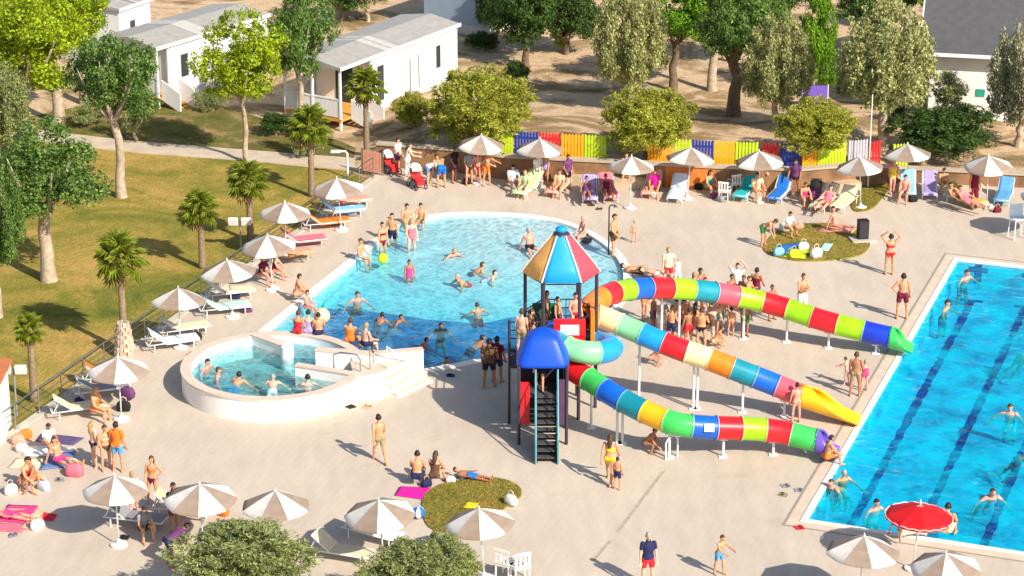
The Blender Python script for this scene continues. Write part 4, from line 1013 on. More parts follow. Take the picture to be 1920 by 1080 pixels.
# background trees and shrubs of the campsite
for (px, base, top, bot, w, kd, lab) in [
    (985, 118, -60, 85, 130, 'dark', 'dark tree with brown trunk at the top edge of the sandy ground'),
    (1062, 98, -40, 75, 120, 'dark', 'dark leafy mass at the top edge next to the pale poplar'),
    (930, 70, -50, 58, 80, 'dark', 'narrow dark tree beside the blue grey cabin'),
    (640, 42, -80, 20, 90, 'dark', 'dark tree at the top edge behind the porch home roof'),
    (690, 36, -60, 20, 80, 'olive', 'grey-green tree top just above the porch home roof'),
    (1335, 165, -60, 60, 110, 'plane', 'slim tree standing in shade behind the large blue-green tree'),
    (1440, 130, -70, 50, 100, 'plane', 'tree crown at the top edge behind the pale leaning poplar'),
    (1475, 60, -90, 20, 120, 'dark', 'dark tree at the top edge beside the bright green column'),
    (30, 140, -80, 60, 160, 'lime', 'yellow-green tree crown in the very top left corner'),
    (1700, 60, -90, 25, 90, 'green', 'green tree touching the top edge of the grey roof'),
    (600, 70, -70, 10, 60, 'green', 'slim green tree with pale trunk behind the two homes'),
    (255, 262, 175, 245, 60, 'olive', 'thin grey tree behind the forked plane tree trunk')]:
    tree(px, base, top, bot, w, kd, lab, (px // 7) % 3, bark=bark_dark if kd == 'dark' else bark_pale)
for (px, base, top, w, kd, lab) in [
    (1052, 92, 38, 40, 'lime', 'small bright shrub in front of the dark top trees'), (968, 152, 108, 50, 'dark', 'dark shrub with reddish tips on the sandy ground'),
    (580, 292, 205, 80, 'olive', 'spiky grey-green shrub before the porch railing'), (520, 250, 205, 60, 'dark', 'dark shrub in shade below the bright yellow-green tree'),
    (770, 268, 205, 70, 'tamarisk', 'low green shrub in the grass below the white home wall'), (165, 232, 190, 70, 'olive', 'low grassy shrub beside the first home steps'),
    (392, 205, 165, 60, 'olive', 'thin grey shrub at the foot of the shadowed white wall'), (905, 90, 55, 60, 'dark', 'round dark shrub at the corner of the porch home'),
    (1680, 232, 205, 40, 'dark', 'tiny dark shrub near the white building corner'), (1130, 60, 5, 60, 'dark', 'dark shrub clump left of the pale poplar top')]:
    tree(px, base, top, base - 3, w, kd, lab, px % 2, name='shrub', group='shrubs of the campsite')

# ---- fan palms
def frond_mesh(seed):
    r = random.Random(seed); b = MB(); b.path([(0, 0, 0), (.25, 0, .06), (.5, 0, .05)], [.022, .016, .012], 5)
    n = 15; c = Vector((.5, 0, .05))
    for k in range(n):
        a = R(-118 + 236 * k / (n - 1)); L_ = .52 * (1 - .22 * abs(k / (n - 1) - .5) * 2) * r.uniform(.9, 1.06); d = Vector((math.cos(a), math.sin(a), 0)); s = Vector((-d.y, d.x, 0)) * .045
        mid = c + d * L_ * .55 + Vector((0, 0, .05)); tip = c + d * L_ + Vector((0, 0, -.10 - .1 * r.random()))
        b.add([c, mid - s, tip, mid + s], [(0, 1, 2), (0, 2, 3)])
    return b.mesh('frond')
FR_ME = [frond_mesh(i) for i in range(4)]
pgreen = mat('leaf_palm', (.26, .31, .03), .5, .15, 2, island=.35, transl=.42)
pdry = mat('leaf_palm_dry', (.26, .18, .06), .7, .2, 2, island=.3, transl=.1)
palm_bark = mat('palm_bark', (.27, .19, .12), .95, .3, 9, .7)
def palm(px, base, crown_y, rpx, label, z=-.08):
    g = G(px, base, z); s = pxm(base); h = (base - crown_y) / (s * .94) ; cr = rpx / s
    t = thing('fan_palm', label, 'palm', (g.x, g.y, z), group='fan palms along the lawn'); r = random.Random(px)
    b = MB(); n = 14; rings = []
    for k in range(n + 1):
        zz = (h - .1) * k / n; rr = (.115 + .05 * (1 - k / n) ** 3) * (1 + (.10 if k % 2 else -.06)) * (1.0 if h > 2.4 else .8) + (.07 if k > n - 3 else 0)
        rings.append((rr, zz))
    b.lathe([(.001, -.1)] + rings + [(.001, h)], 10); new('trunk', autosmooth(b.mesh('t'), 60), palm_bark, t)
    for k in range(30):
        el = R(78 - 122 * (k / 29) ** 1.1); az = k * 2.399 + r.uniform(-.2, .2)
        o = new('frond', FR_ME[k % 4], pdry if k > 26 else pgreen, t, (0, 0, h - .02 - .006 * k), 0, cr * r.uniform(.92, 1.08))
        o.rotation_euler = (r.uniform(-.3, .3), -el, az)
    return t
palm(65, 752, 612, 33, 'smallest fan palm with a thin bare trunk near the kiosk')
palm(234, 655, 482, 56, 'fan palm rising from a cone of stones at the deck edge', 0.0)
palm(380, 502, 392, 42, 'fan palm with brown dry skirt by the railing below two others')
palm(470, 452, 340, 46, 'fan palm with dark trunk beside a twin floodlight')
palm(585, 368, 238, 46, 'slender fan palm next to the path end')
palm(688, 296, 165, 42, 'fan palm in front of the white home steps')
# stone cone round the palm foot
g = G(234, 662); t = thing('stone_cone', 'tall cone of stacked pale stones round a palm foot', 'planter', (g.x, g.y, 0))
r = random.Random(3); sm = mat('stacked_stone', (.55, .44, .33), .9, .22, 4, .4, objrand=.25)
for ring_i in range(8):
    z = ring_i * .15; rr = .30 - .022 * ring_i; n = 8
    for k in range(n):
        a = 6.283 * (k + .5 * (ring_i % 2)) / n; b = MB(); b.box((0, 0, 0), (.16 * r.uniform(.8, 1.1), 2 * math.pi * rr / n * .95, .145), rz=r.uniform(-.08, .08)); o = b.build('stone', sm, t, loc=(rr * math.cos(a), rr * math.sin(a), z + .08)); o.rotation_euler[2] = a

# ---- grass islands set into the deck
gi = ground_mat('island_grass', [(.3, (.16, .18, .025)), (.5, (.29, .235, .045)), (.7, (.42, .24, .07))], .6, bump=.8, bscale=14, fine=.25)
def tufts(name, poly, n, seed, label):
    r = np.random.default_rng(seed); P = [(p.x, p.y) for p in poly]; xs_ = [p[0] for p in P]; ys_ = [p[1] for p in P]; V = []; F = []
    PP = [Vector((x, y)) for x, y in P]
    while len(F) < n:
        x, y = r.uniform(min(xs_), max(xs_)), r.uniform(min(ys_), max(ys_))
        if not inside(PP, x, y): continue
        h = r.uniform(.03, .06); a = r.uniform(0, 6.28); dx_, dy_ = math.cos(a) * .012, math.sin(a) * .012; lx, ly = r.normal(0, .03, 2); k = len(V)
        V += [(x - dx_, y - dy_, .05), (x + dx_, y + dy_, .05), (x + lx, y + ly, .05 + h)]; F.append((k, k + 1, k + 2))
    b = MB(); b.add(V, F); return tag(b.build(name, mat('grass_blade', (.20, .19, .028), .7, .25, 1.2, island=.4, transl=.38)), label, 'grass', kind='stuff')
def island(px, label, n, seed):
    P_ = [G(*p) for p in px]; m_ = len(P_); poly = []
    for i in range(m_):
        p0, p1, p2, p3 = P_[i - 1], P_[i], P_[(i + 1) % m_], P_[(i + 2) % m_]
        for k in range(4):
            t = k / 4; poly.append(0.5 * ((2 * p1) + (p2 - p0) * t + (2 * p0 - 5 * p1 + 4 * p2 - p3) * t * t + (3 * p1 - p0 - 3 * p2 + p3) * t ** 3))
    b = MB(); b.prism(poly, -.1, .05); tag(b.build('grass_island', gi), kind='structure'); tufts('grass', poly, n, seed, label)
island([(1432, 470), (1450, 440), (1490, 424), (1555, 420), (1612, 430), (1632, 455), (1612, 480), (1545, 490), (1480, 488)], 'short patchy grass of the round bed beside the loudspeaker', 5000, 5)
island([(792, 955), (800, 925), (850, 903), (920, 897), (965, 908), (978, 930), (950, 952), (905, 985), (850, 1000), (805, 990)], 'brownish grass of the bed near the bottom edge', 5000, 6)
island([(1595, 372), (1612, 350), (1650, 338), (1674, 342), (1655, 372), (1632, 394), (1602, 396)], 'small grass wedge beside the back row sunbeds', 2500, 8)

# ================================================================== PARASOLS
cl_white = mat('canvas_white', (.76, .73, .68), .8, .08, 3, .15, transl=.15, objrand=.06)
cl_tan = mat('canvas_taupe', (.33, .25, .195), .8, .1, 3, .15, transl=.15, objrand=.10)
cl_red = mat('canvas_red', (.66, .008, .012), .7, .06, 3, .1, transl=.12)
cl_trim = mat('canvas_pale_pink', (.80, .50, .48), .7)
def gore(n, R0, h, sag=.035):
    b = MB(); a0, a1 = -math.pi / n, math.pi / n; rows = []
    for i in range(7):
        f = i / 6; row = []
        for j in range(5):
            a = a0 + (a1 - a0) * j / 4; e = (2 * j / 4 - 1) ** 2
            rr = .03 + (R0 - .03) * f; rr *= (1 - .05 * f * (1 - e)); z = h * (1 - f ** 1.12) - sag * f * (1 - e) * (1.0 if i < 6 else .6)
            row.append(Vector((rr * math.cos(a), rr * math.sin(a), z)))
        rows.append(row)
    last = [p + Vector((0, 0, -.07)) for p in rows[-1]]; rows.append(last)
    b.add([p for r_ in rows for p in r_], [(i * 5 + j, (i + 1) * 5 + j, (i + 1) * 5 + j + 1, i * 5 + j + 1) for i in range(len(rows) - 1) for j in range(4)])
    return b.mesh('gore', True)
GORE10 = gore(8, 1.04, .46); GORE8 = gore(8, 1.02, .36)
par_pole = MB().tube((0, 0, .08), (0, 0, 2.2), .024, n=8).mesh('pole', True)
par_base = MB().lathe([(.001, 0), (.27, 0), (.27, .06), (.10, .10), (.05, .22), (.001, .22)], 16).mesh('base')
par_fin = MB().lathe([(.001, 2.2), (.045, 2.2), (.03, 2.29), (.012, 2.36), (.001, 2.37)], 8).mesh('finial', True)
rib_me = MB().path([(.05, 0, 2.18), (.5, 0, 2.02), (1.0, 0, 1.82)], .009, 4).mesh('rib')
pole_w = mat('pole_white', (.76, .75, .72), .4, .05, 4)
def parasol(px, ytop, label, cols=(None, None), h=2.3, rot=None, tilt=0.0, gore_me=None, r=random.Random(11)):
    g = G(px, ytop, h); t = thing('parasol', label, 'parasol', (g.x, g.y, 0), group='striped parasols on the deck' if cols[0] is None else None, scale=(1, 1, h / 2.3))
    tr_ = random.Random(px * 3 + ytop); t.rotation_euler[0] = R(tr_.uniform(-4, 4)); t.rotation_euler[1] = R(tr_.uniform(-4, 4)); k_ = tr_.uniform(.95, 1.05); t.scale[0] = t.scale[1] = k_
    c0 = cols[0] or cl_white; c1 = cols[1] or cl_tan; a = r.uniform(-.1, .9) if rot is None else rot
    new('pole', par_pole, pole_w, t); new('foot', par_base, pole_w, t); new('finial', par_fin, pole_w, t)
    cz = 1.80
    for k in range(8):
        o = new('canopy_panel', gore_me or GORE10, c0 if k % 2 == 0 else c1, t, (0, 0, cz), a + k * 2 * math.pi / 8)
        o2 = new('rib', rib_me, pole_w, o, (0, 0, -cz - .03), math.pi / 8)
    return t
for a in [(215, 892, 'striped parasol near the trio of standing people, its round shadow beside it'), (375, 904, 'striped parasol with an orange bag hanging under its rim'), (516, 920, 'striped parasol half hidden by the large bush at the bottom'),
          (718, 932, 'striped parasol above the pale bush with a clear octagonal shadow'), (908, 951, 'striped parasol at the edge of the brown grass bed'), (1617, 1006, 'striped parasol below the red parasol at the bottom edge'),
          (1780, 1031, 'striped parasol cut by the bottom edge next to the red one'), (221, 668, 'striped parasol beside the stone cone and orange towels'), (333, 541, 'striped parasol over the mint towel sunbed'),
          (432, 486, 'striped parasol by the lawn above two seated people in maroon'), (508, 438, 'striped parasol over the red and white sunbed'), (533, 378, 'striped parasol over the bright orange sunbed'),
          (638, 332, 'last striped parasol of the lawn row near the bent lamp post'), (898, 250, 'striped parasol first in the back row above standing bathers'), (1012, 259, 'striped parasol in front of the red fence panel'),
          (1183, 293, 'striped parasol at the back with its whole white pole and foot visible'), (1291, 277, 'striped parasol in front of the navy fence panel'), (1428, 281, 'striped parasol above the teal and blue sunbeds'),
          (1619, 293, 'striped parasol before the thick pale trunk and thin pole'), (1708, 270, 'striped parasol under the dark evergreen shrub'), (1857, 289, 'striped parasol over the person in the maroon dress'),
          (1960, 348, 'striped parasol just past the frame whose round shadow lies by the white chair')]:
    parasol(*a)
parasol(1720, 940, 'red parasol with pale scalloped trim by the swimming pool corner', (cl_red, mat('canvas_red_two', (.62, .006, .01), .7, .06, 3, .1, transl=.12)), 2.2, gore_me=GORE8)
# trim ring of the red parasol
rp_ = [o for o in bpy.data.objects if o.get('label', '').startswith('red parasol')][0]
b = MB(); b.path([(1.0 * math.cos(2 * math.pi * k / 40), 1.0 * math.sin(2 * math.pi * k / 40), 1.79 + .015 * math.cos(k * math.pi)) for k in range(41)], .018, 6); b.build('rim_trim', cl_trim, rp_)

# ================================================================== SUNBEDS, TOWELS, CHAIRS
C = dict(white=(.78, .76, .72), cream=(.74, .62, .42), orange=(.82, .19, .02), pink=(.80, .16, .22), salmon=(.80, .32, .22), mint=(.45, .70, .62), sky=(.22, .52, .78), pale=(.58, .68, .78), teal=(.01, .42, .42), blue=(.01, .15, .55),
         navy=(.015, .02, .08), red=(.66, .02, .03), maroon=(.16, .008, .03), magenta=(.72, .008, .32), lav=(.38, .30, .58), purple=(.10, .07, .18), yellow=(.85, .62, .02), gold=(.58, .42, .06), lime=(.55, .85, .02), green=(.03, .18, .05),
         black=(.012, .012, .014), grey=(.25, .25, .27), khaki=(.33, .26, .14), brown=(.12, .06, .03), lblue=(.10, .32, .58), peach=(.85, .50, .30), lgreen=(.48, .62, .30), plum=(.14, .04, .14), hot=(.80, .05, .22), denim=(.12, .20, .40))
def cloth(c): return mat('fabric_' + c, C[c], .85, .10, 5, .15)
BA = R(38)
def bed_profile(off=0.0, a=BA):
    return [(-.95, .33 + off), (.25, .33 + off), (.25 + .72 * math.cos(a), .33 + .72 * math.sin(a) + off)]
def slab(b, y0, z0, y1, z1, w, t):
    d = Vector((0, y1 - y0, z1 - z0)); n = Vector((0, -d.z, d.y)).normalized() * t
    b.add([(-w, y0, z0), (w, y0, z0), (w, y1, z1), (-w, y1, z1), (-w, y0 + n.y, z0 + n.z), (w, y0 + n.y, z0 + n.z), (w, y1 + n.y, z1 + n.z), (-w, y1 + n.y, z1 + n.z)], ((0, 3, 2, 1), (4, 5, 6, 7), (0, 1, 5, 4), (1, 2, 6, 5), (2, 3, 7, 6), (3, 0, 4, 7)))
P3 = bed_profile()
b = MB(); slab(b, P3[0][0], P3[0][1], P3[1][0], P3[1][1], .29, .03); BED_SEAT = b.mesh('seat')
b = MB(); slab(b, P3[1][0] + .01, P3[1][1] + .01, P3[2][0], P3[2][1], .29, .03); BED_BACK = b.mesh('back')
b = MB()
for s in (-1, 1): b.tube((s * .31, -.97, .315), (s * .31, .95, .315), .025, n=6); b.tube((s * .31, P3[1][0], .33), (s * .31, P3[2][0], P3[2][1]), .022, n=6)
b.tube((-.31, -.97, .315), (.31, -.97, .315), .025, n=6); b.tube((-.31, .93, .315), (.31, .93, .315), .02, n=6); b.tube((-.31, P3[2][0], P3[2][1]), (.31, P3[2][0], P3[2][1]), .02, n=6)
BED_FRAME = b.mesh('frame', True)
BED_LEG = MB().tube((0, 0, 0), (0, 0, .31), .022, n=6).mesh('leg')
BED_PROP = MB().path([(-.28, .72, .62), (-.28, .88, .32), (.28, .88, .32), (.28, .72, .62)], .014, 5).mesh('prop')
def towel_mesh(seed):
    r = random.Random(seed); b = MB(); pr = bed_profile(.045); rows = []
    pts = [(pr[0][0] + .06 + (pr[1][0] - pr[0][0] - .06) * k / 8, pr[0][1]) for k in range(9)] + [(pr[1][0] + (pr[2][0] - pr[1][0]) * k / 6, pr[1][1] + .01 + (pr[2][1] - pr[1][1]) * k / 6) for k in range(1, 7)]
    pts = [(pts[0][0] - .12, pts[0][1] - .12), (pts[0][0] - .09, pts[0][1] - .02)] + pts
    for (y, z) in pts:
        row = []
        for j in range(9):
            x = -.34 + .68 * j / 8; dz = -.11 if j in (0, 8) else 0; row.append((x * (.98 if dz else 1) + r.uniform(-.01, .01), y + r.uniform(-.008, .008), z + dz + r.uniform(-.006, .010)))
        rows.append(row)
    b.add([p for q_ in rows for p in q_], [(i * 9 + j, i * 9 + j + 1, (i + 1) * 9 + j + 1, (i + 1) * 9 + j) for i in range(len(rows) - 1) for j in range(8)])
    return b.mesh('towel', True)
TOWELS = [towel_mesh(i) for i in range(3)]
def sunbed(px, py, deg, label, fab='white', towel=None, tlabel=None, z=0.0):
    g = G(px, py, z); t = thing('sunbed', label, 'sunbed', (g.x, g.y, z), R(deg), 'sunbeds on the deck')
    new('frame', BED_FRAME, pole_w, t); new('seat', BED_SEAT, cloth(fab), t); new('backrest', BED_BACK, cloth(fab), t); new('back_prop', BED_PROP, pole_w, t)
    for x in (-.3, .3):
        for y in (-.75, .7): new('leg', BED_LEG, pole_w, t, (x, y, 0))
    if towel:
        o = new('towel', TOWELS[(px + py) % 3], cloth(towel), None, (g.x, g.y, z), R(deg)); tag(o, tlabel, 'towel', 'towels spread on sunbeds')
    return t
# lawn side (feet towards the pool, i.e. +x)
sunbed(322, 652, 112, 'white sunbed beside the stone cone', 'white', 'pale', 'pale blue crumpled towel on the white sunbed beside the stone cone')
sunbed(345, 628, 112, 'cream sunbed above the one at the stone cone', 'cream')
sunbed(420, 588, 108, 'pale sunbed under the parasol with mint cloth', 'white', 'mint', 'mint towel on a sunbed under the lawn row parasol')
sunbed(430, 560, 108, 'cream sunbed behind the mint towel sunbed', 'cream')
sunbed(540, 487, 108, 'sunbed carrying an orange-brown sunbather', 'cream', 'salmon', 'salmon towel under the sunbather by the lawn row')
sunbed(566, 462, 108, 'sunbed with red and white striped towel', 'red', 'pink', 'red-pink towel on the sunbed by the lawn')
sunbed(610, 428, 108, 'bright orange sunbed in the lawn row', 'orange', 'orange', 'bright orange towel on the orange sunbed')
sunbed(640, 406, 108, 'sunbed with blue and dark clothes on it', 'white', 'sky', 'light blue towel on the sunbed above the orange one')
sunbed(652, 388, 108, 'sunbed with a salmon pink towel, last by the lamp post', 'white', 'salmon', 'salmon pink towel on the last lawn side sunbed')
sunbed(148, 778, 110, 'cream sunbed below the parasol with dark underside', 'cream')
sunbed(190, 742, 110, 'sunbed in parasol shade with a grey back', 'grey')
sunbed(205, 716, 110, 'sunbed with an orange towel right under the parasol', 'white', 'orange', 'orange towel on the sunbed under the parasol near the stone cone')
# back row (feet towards the viewer)
for a in [(990, 362, -25, 'sunbed with pale green towel under the second back parasol', 'cream', 'lgreen', 'pale green towel on a back row sunbed'),
          (1048, 360, -20, 'salmon sunbed with tall back beside the green towel one', 'salmon', 'salmon', 'salmon towel on the tall-backed sunbed'),
          (1105, 372, 0, 'dark sunbed with lavender towel in a pool of shade', 'plum', 'lav', 'lavender towel on the shaded dark sunbed'),
          (1140, 368, 8, 'dark sunbed beside the lavender one', 'plum', 'pink', 'pale pink towel on the shaded sunbed'),
          (1222, 362, -12, 'pink and white sunbed under a magenta top', 'pink', 'salmon', 'pinkish towel on the sunbed next to the pale blue one'),
          (1270, 370, -12, 'pale blue sunbed at the foot of a parasol', 'pale', 'pale', 'pale blue towel covering the sunbed at the parasol foot'),
          (1398, 368, -22, 'sunbed with teal towel left of the parasol pole', 'cream', 'teal', 'teal towel on the sunbed left of the pole'),
          (1462, 372, -22, 'sunbed with blue towel right of the parasol pole', 'cream', 'blue', 'blue towel on the sunbed right of the pole'),
          (1545, 388, -28, 'cream sunbed with pink back near the grass wedge', 'cream', 'cream', 'cream towel with pink folds near the grass wedge'),
          (1582, 390, -28, 'cream sunbed next to the small grass wedge', 'cream'),
          (1702, 362, -8, 'sunbed with light blue back where someone sits', 'white', 'sky', 'light blue towel on the seated person\'s sunbed'),
          (1742, 364, -8, 'white sunbed with lavender cloth on it', 'white', 'lav', 'lavender cloth on the white back row sunbed'),
          (1808, 384, 40, 'yellow sunbed turned sideways with two sunbathers', 'gold', 'gold', 'mustard towel under the two sunbathers'),
          (1882, 376, -18, 'blue sunbed under the parasol at the end of the back row', 'blue', 'lblue', 'two-tone blue towel at the end of the back row')]:
    sunbed(*a)
for a in [(255, 985, 75, 'shaded sunbed with dark cover below the near parasol', 'grey'), (345, 965, 85, 'sunbed with peach sunbather below the parasol', 'peach'), (700, 1012, 60, 'white sunbed beside the octagonal parasol shadow', 'white'),
          (640, 1048, 70, 'cream sunbed low at the bottom edge between the bushes', 'cream')]:
    sunbed(*a)

# ---- ground towels and mats
def mat_towel(px, col, label, z=0.012, wave=.012):
    P = [G(*p) for p in px]; c = sum(P, Vector()) / 4; b = MB(); N_ = 8; r = random.Random(px[0][0])
    vs = []
    for i in range(N_ + 1):
        for j in range(N_ + 1):
            p = P[0].lerp(P[1], i / N_).lerp(P[3].lerp(P[2], i / N_), j / N_) - c; vs.append((p.x, p.y, z + r.uniform(0, wave) + .01))
    b.add(vs, [(i * (N_ + 1) + j, (i + 1) * (N_ + 1) + j, (i + 1) * (N_ + 1) + j + 1, i * (N_ + 1) + j + 1) for i in range(N_) for j in range(N_)])
    me = b.mesh('beach_towel', True); bm_ = bmesh.new(); bm_.from_mesh(me); bmesh.ops.recalc_face_normals(bm_, faces=bm_.faces); bm_.to_mesh(me); bm_.free()
    o = new('beach_towel', me, cloth(col), None, (c.x, c.y, 0)); so = o.modifiers.new('t', 'SOLIDIFY'); so.thickness = .012; tag(o, label, 'towel', 'towels lying on the ground')
for a in [([(66, 828), (78, 813), (158, 822), (138, 836)], 'purple', 'dark violet mat spread on the deck below the cream sunbed'), ([(40, 855), (55, 836), (140, 840), (130, 858)], 'white', 'white towel below the violet mat'),
          ([(15, 878), (30, 860), (82, 860), (70, 880)], 'cream', 'cream towel next to the small blue towel'), ([(74, 883), (88, 853), (142, 848), (128, 876)], 'denim', 'periwinkle blue towel near the trio of standing people'),
          ([(-5, 978), (15, 948), (72, 950), (55, 985)], 'hot', 'hot pink towel at the left edge'), ([(-10, 996), (-5, 980), (55, 987), (40, 1000)], 'pink', 'pale pink towel edge under the hot pink one'), ([(40, 990), (68, 955), (82, 962), (62, 996)], 'peach', 'peach strip of towel beside the hot pink one'),
          ([(68, 975), (74, 960), (108, 966), (100, 978)], 'red', 'small red towel touching the round shadow'), ([(740, 930), (750, 914), (808, 916), (795, 938)], 'magenta', 'magenta towel beside the brown grass bed'),
          ([(1532, 436), (1540, 428), (1608, 430), (1598, 440)], 'salmon', 'salmon towel on the round grass bed'), ([(1450, 482), (1462, 462), (1500, 458), (1490, 476)], 'blue', 'blue towel on the round grass bed'),
          ([(1468, 484), (1480, 466), (1515, 474), (1508, 488)], 'lime', 'yellow-green towel in front of the round grass bed'), ([(1536, 472), (1545, 458), (1562, 460), (1552, 474)], 'mint', 'mint cloth lying on the round grass bed'),
          ([(852, 897), (862, 888), (900, 892), (892, 902)], 'lblue', 'blue towel behind the brown grass bed'), ([(868, 955), (876, 945), (898, 947), (892, 957)], 'yellow', 'small yellow cloth on the brown grass bed'),
          ([(1090, 455), (1096, 446), (1112, 447), (1108, 456)], 'black', 'small dark cloth on the curved pool rim')]:
    mat_towel(*a, z=.06 if 'grass bed' in a[2] and 'beside' not in a[2] and 'behind' not in a[2] else .012)

# ---- bags, strollers, chairs, loudspeaker
def bag_mesh(seed, w=.42, d=.24, h=.32):
    r = random.Random(seed); b = MB(); rings = []
    for k, (s, z) in enumerate(((.75, 0), (1, .05), (1.05, .45), (.9, .8), (.55, 1.0))):
        rings.append([Vector((w / 2 * s * math.copysign(abs(math.cos(a)) ** .5, math.cos(a)) + r.uniform(-.02, .02), d / 2 * s * math.copysign(abs(math.sin(a)) ** .5, math.sin(a)) + r.uniform(-.02, .02), h * z)) for a in [2 * math.pi * i / 14 for i in range(14)]])
    b.ring_loft(rings); return b.mesh('bag', True)
bag_handle = MB().path([(-.1, 0, .3), (-.09, 0, .42), (0, 0, .47), (.09, 0, .42), (.1, 0, .3)], .012, 6).mesh('handle', True)
BAGS = [bag_mesh(i) for i in range(4)]
def bag(px, py, col, label, z=0.0, s=1.0, cat='bag'):
    g = G(px, py, z); t = thing('beach_bag', label, cat, (g.x, g.y, z), rng.uniform(-.8, .8), 'beach bags', scale=s); new('pouch', BAGS[(px + py) % 4], cloth(col), t); new('handle', bag_handle, cloth('cream'), t)
for a in [(48, 822, 'orange', 'bright orange beach bag by the kiosk'), (34, 832, 'salmon', 'salmon bag next to the bright orange one'), (42, 848, 'white', 'white bag below the orange bags'), (20, 925, 'white', 'white bag beside the seated couple'), (82, 918, 'pale', 'pale blue bag by the seated couple'),
          (140, 892, 'pink', 'folded pink parasol cloth standing on the deck', 0, 1.3), (70, 992, 'white', 'small white bag under the red towel'), (416, 965, 'orange', 'orange bag hanging low beneath the parasol rim', 0, 1.1), (845, 905, 'white', 'small white pouch behind the brown grass bed', 0, .7),
          (958, 945, 'white', 'white bag at the edge of the brown grass bed', .05), (1460, 478, 'sky', 'blue bag on the round grass bed', .05), (1488, 482, 'yellow', 'yellow bag on the round grass bed', .05), (1506, 468, 'white', 'white bag behind the yellow one on the grass', .05), (1530, 482, 'white', 'grey white cap-shaped bag in front of the grass bed', .05, 1.2),
          (1470, 432, 'white', 'white bag on the grass beside the bending man', .05), (1500, 428, 'salmon', 'pale pink pouch at the back of the round grass bed', .05, .7), (462, 585, 'plum', 'dark plum bag at the end of the mint towel sunbed'), (440, 560, 'navy', 'navy bag on the deck behind the mint sunbed'),
          (368, 638, 'black', 'black bag between sunbeds and the spa'), (362, 668, 'red', 'small red bag beside the spa wall', 0, .6), (628, 420, 'navy', 'navy clothes bundle by the orange sunbed'), (660, 405, 'grey', 'grey bag under the last lawn sunbed'), (1338, 372, 'plum', 'plum bag by the white plastic chair', 0, .8),
          (1350, 378, 'grey', 'grey bag under the teal sunbed', 0, .8), (1712, 378, 'black', 'black bag under the seated person on the back row', 0, .9), (1870, 398, 'maroon', 'maroon bag before the blue end sunbed', 0, .8), (1525, 372, 'plum', 'dark bag heap by the cream back row sunbeds', 0, 1.3),
          (800, 912, 'navy', 'navy bag between the two seated backs', 0, .8), (1310, 355, 'black', 'black bag behind the pale blue sunbed', 0, .9), (978, 340, 'lav', 'lavender bag at the foot of the tan wall', 0, 1.0), (875, 345, 'black', 'black bag under the first back parasol', 0, .9), (150, 760, 'navy', 'navy bag under the parasol next to the cream sunbed', 0, .9), (232, 770, 'black', 'black bag at the parasol pole near the orange towels', 0, 1.1),
          (240, 745, 'plum', 'plum rucksack hanging by the parasol pole', .1, 1.2)]:
    bag(*a)
wheel_me = MB().path([(.0, .13 * math.cos(2 * math.pi * k / 16), .13 * math.sin(2 * math.pi * k / 16)) for k in range(17)], .022, 6).mesh('wheel', True)
def stroller(px, py, deg, hood, seat, label):
    g = G(px, py); t = thing('stroller', label, 'stroller', (g.x, g.y, 0), R(deg))
    b = MB(); b.path([(-.22, .5, 1.0), (-.22, -.35, .13)], .016, 6); b.path([(.22, .5, 1.0), (.22, -.35, .13)], .016, 6); b.path([(-.22, -.1, .5), (-.22, .35, .13)], .016, 6); b.path([(.22, -.1, .5), (.22, .35, .13)], .016, 6); b.tube((-.22, .5, 1.0), (.22, .5, 1.0), .02, n=6); b.build('frame', MATS['tower_post'], t)
    b = MB(); slab(b, -.28, .42, .1, .40, .21, .06); slab(b, .1, .40, .28, .86, .21, .06); b.box((0, -.3, .3), (.36, .1, .22)); b.build('seat', cloth(seat), t)
    b = MB(); rows = []
    for i in range(7):
        a = R(10 + 100 * i / 6); rows.append([(x, .22 - .38 * math.cos(a) * (1 - .3 * abs(x) / .22), .72 + .36 * math.sin(a) * (1 - .25 * (x / .22) ** 2)) for x in (-.24, -.2, -.1, 0, .1, .2, .24)])
    b.add([p for q_ in rows for p in q_], [(i * 7 + j, i * 7 + j + 1, (i + 1) * 7 + j + 1, (i + 1) * 7 + j) for i in range(6) for j in range(6)]); o = new('hood', b.mesh('h', True), cloth(hood), t); so = o.modifiers.new('t', 'SOLIDIFY'); so.thickness = .012
    b = MB(); b.box((0, .1, .25), (.4, .34, .16)); b.build('basket', cloth('grey'), t)
    for x in (-.24, .24):
        for y in (-.36, .36): new('wheel', wheel_me, MATS['panel_black'], t, (x, y, .15))
stroller(782, 352, 30, 'white', 'red', 'stroller with white hood and red seat on the open deck corner')
stroller(732, 326, 40, 'white', 'red', 'stroller with red seat beside the stair railing')
stroller(1528, 384, -10, 'black', 'plum', 'black stroller parked among the back row sunbeds')
def plastic_chair(px, py, deg, label, s=1.0):
    g = G(px, py); t = thing('plastic_chair', label, 'chair', (g.x, g.y, 0), R(deg), scale=s)
    b = MB(); b.box((0, 0, .43), (.46, .44, .035)); b.build('seat', pole_w, t)
    b = MB(); b.box((0, .22, .86), (.46, .035, .08)); b.box((0, .21, .50), (.46, .03, .06))
    for x in (-.18, -.06, .06, .18): b.box((x, .215, .68), (.06, .025, .32))
    b.build('backrest', pole_w, t)
    for x in (-.2, .2):
        for y in (-.19, .19): MB().tube((x, y, 0), (x * .95, y * .95, .43), .025, n=6).build('leg', pole_w, t)
        MB().path([(x * 1.1, -.19, .43), (x * 1.1, -.17, .64), (x * 1.1, .2, .66)], .02, 6).build('armrest', pole_w, t)
plastic_chair(1358, 376, 160, 'white plastic chair left of the teal sunbed')
plastic_chair(1376, 362, 200, 'white plastic chair half behind the other white chair')
plastic_chair(948, 1082, 150, 'white plastic chair cut by the bottom edge below a parasol', 1.1)
plastic_chair(975, 1088, 200, 'second white plastic chair at the bottom edge beside the first', 1.1)
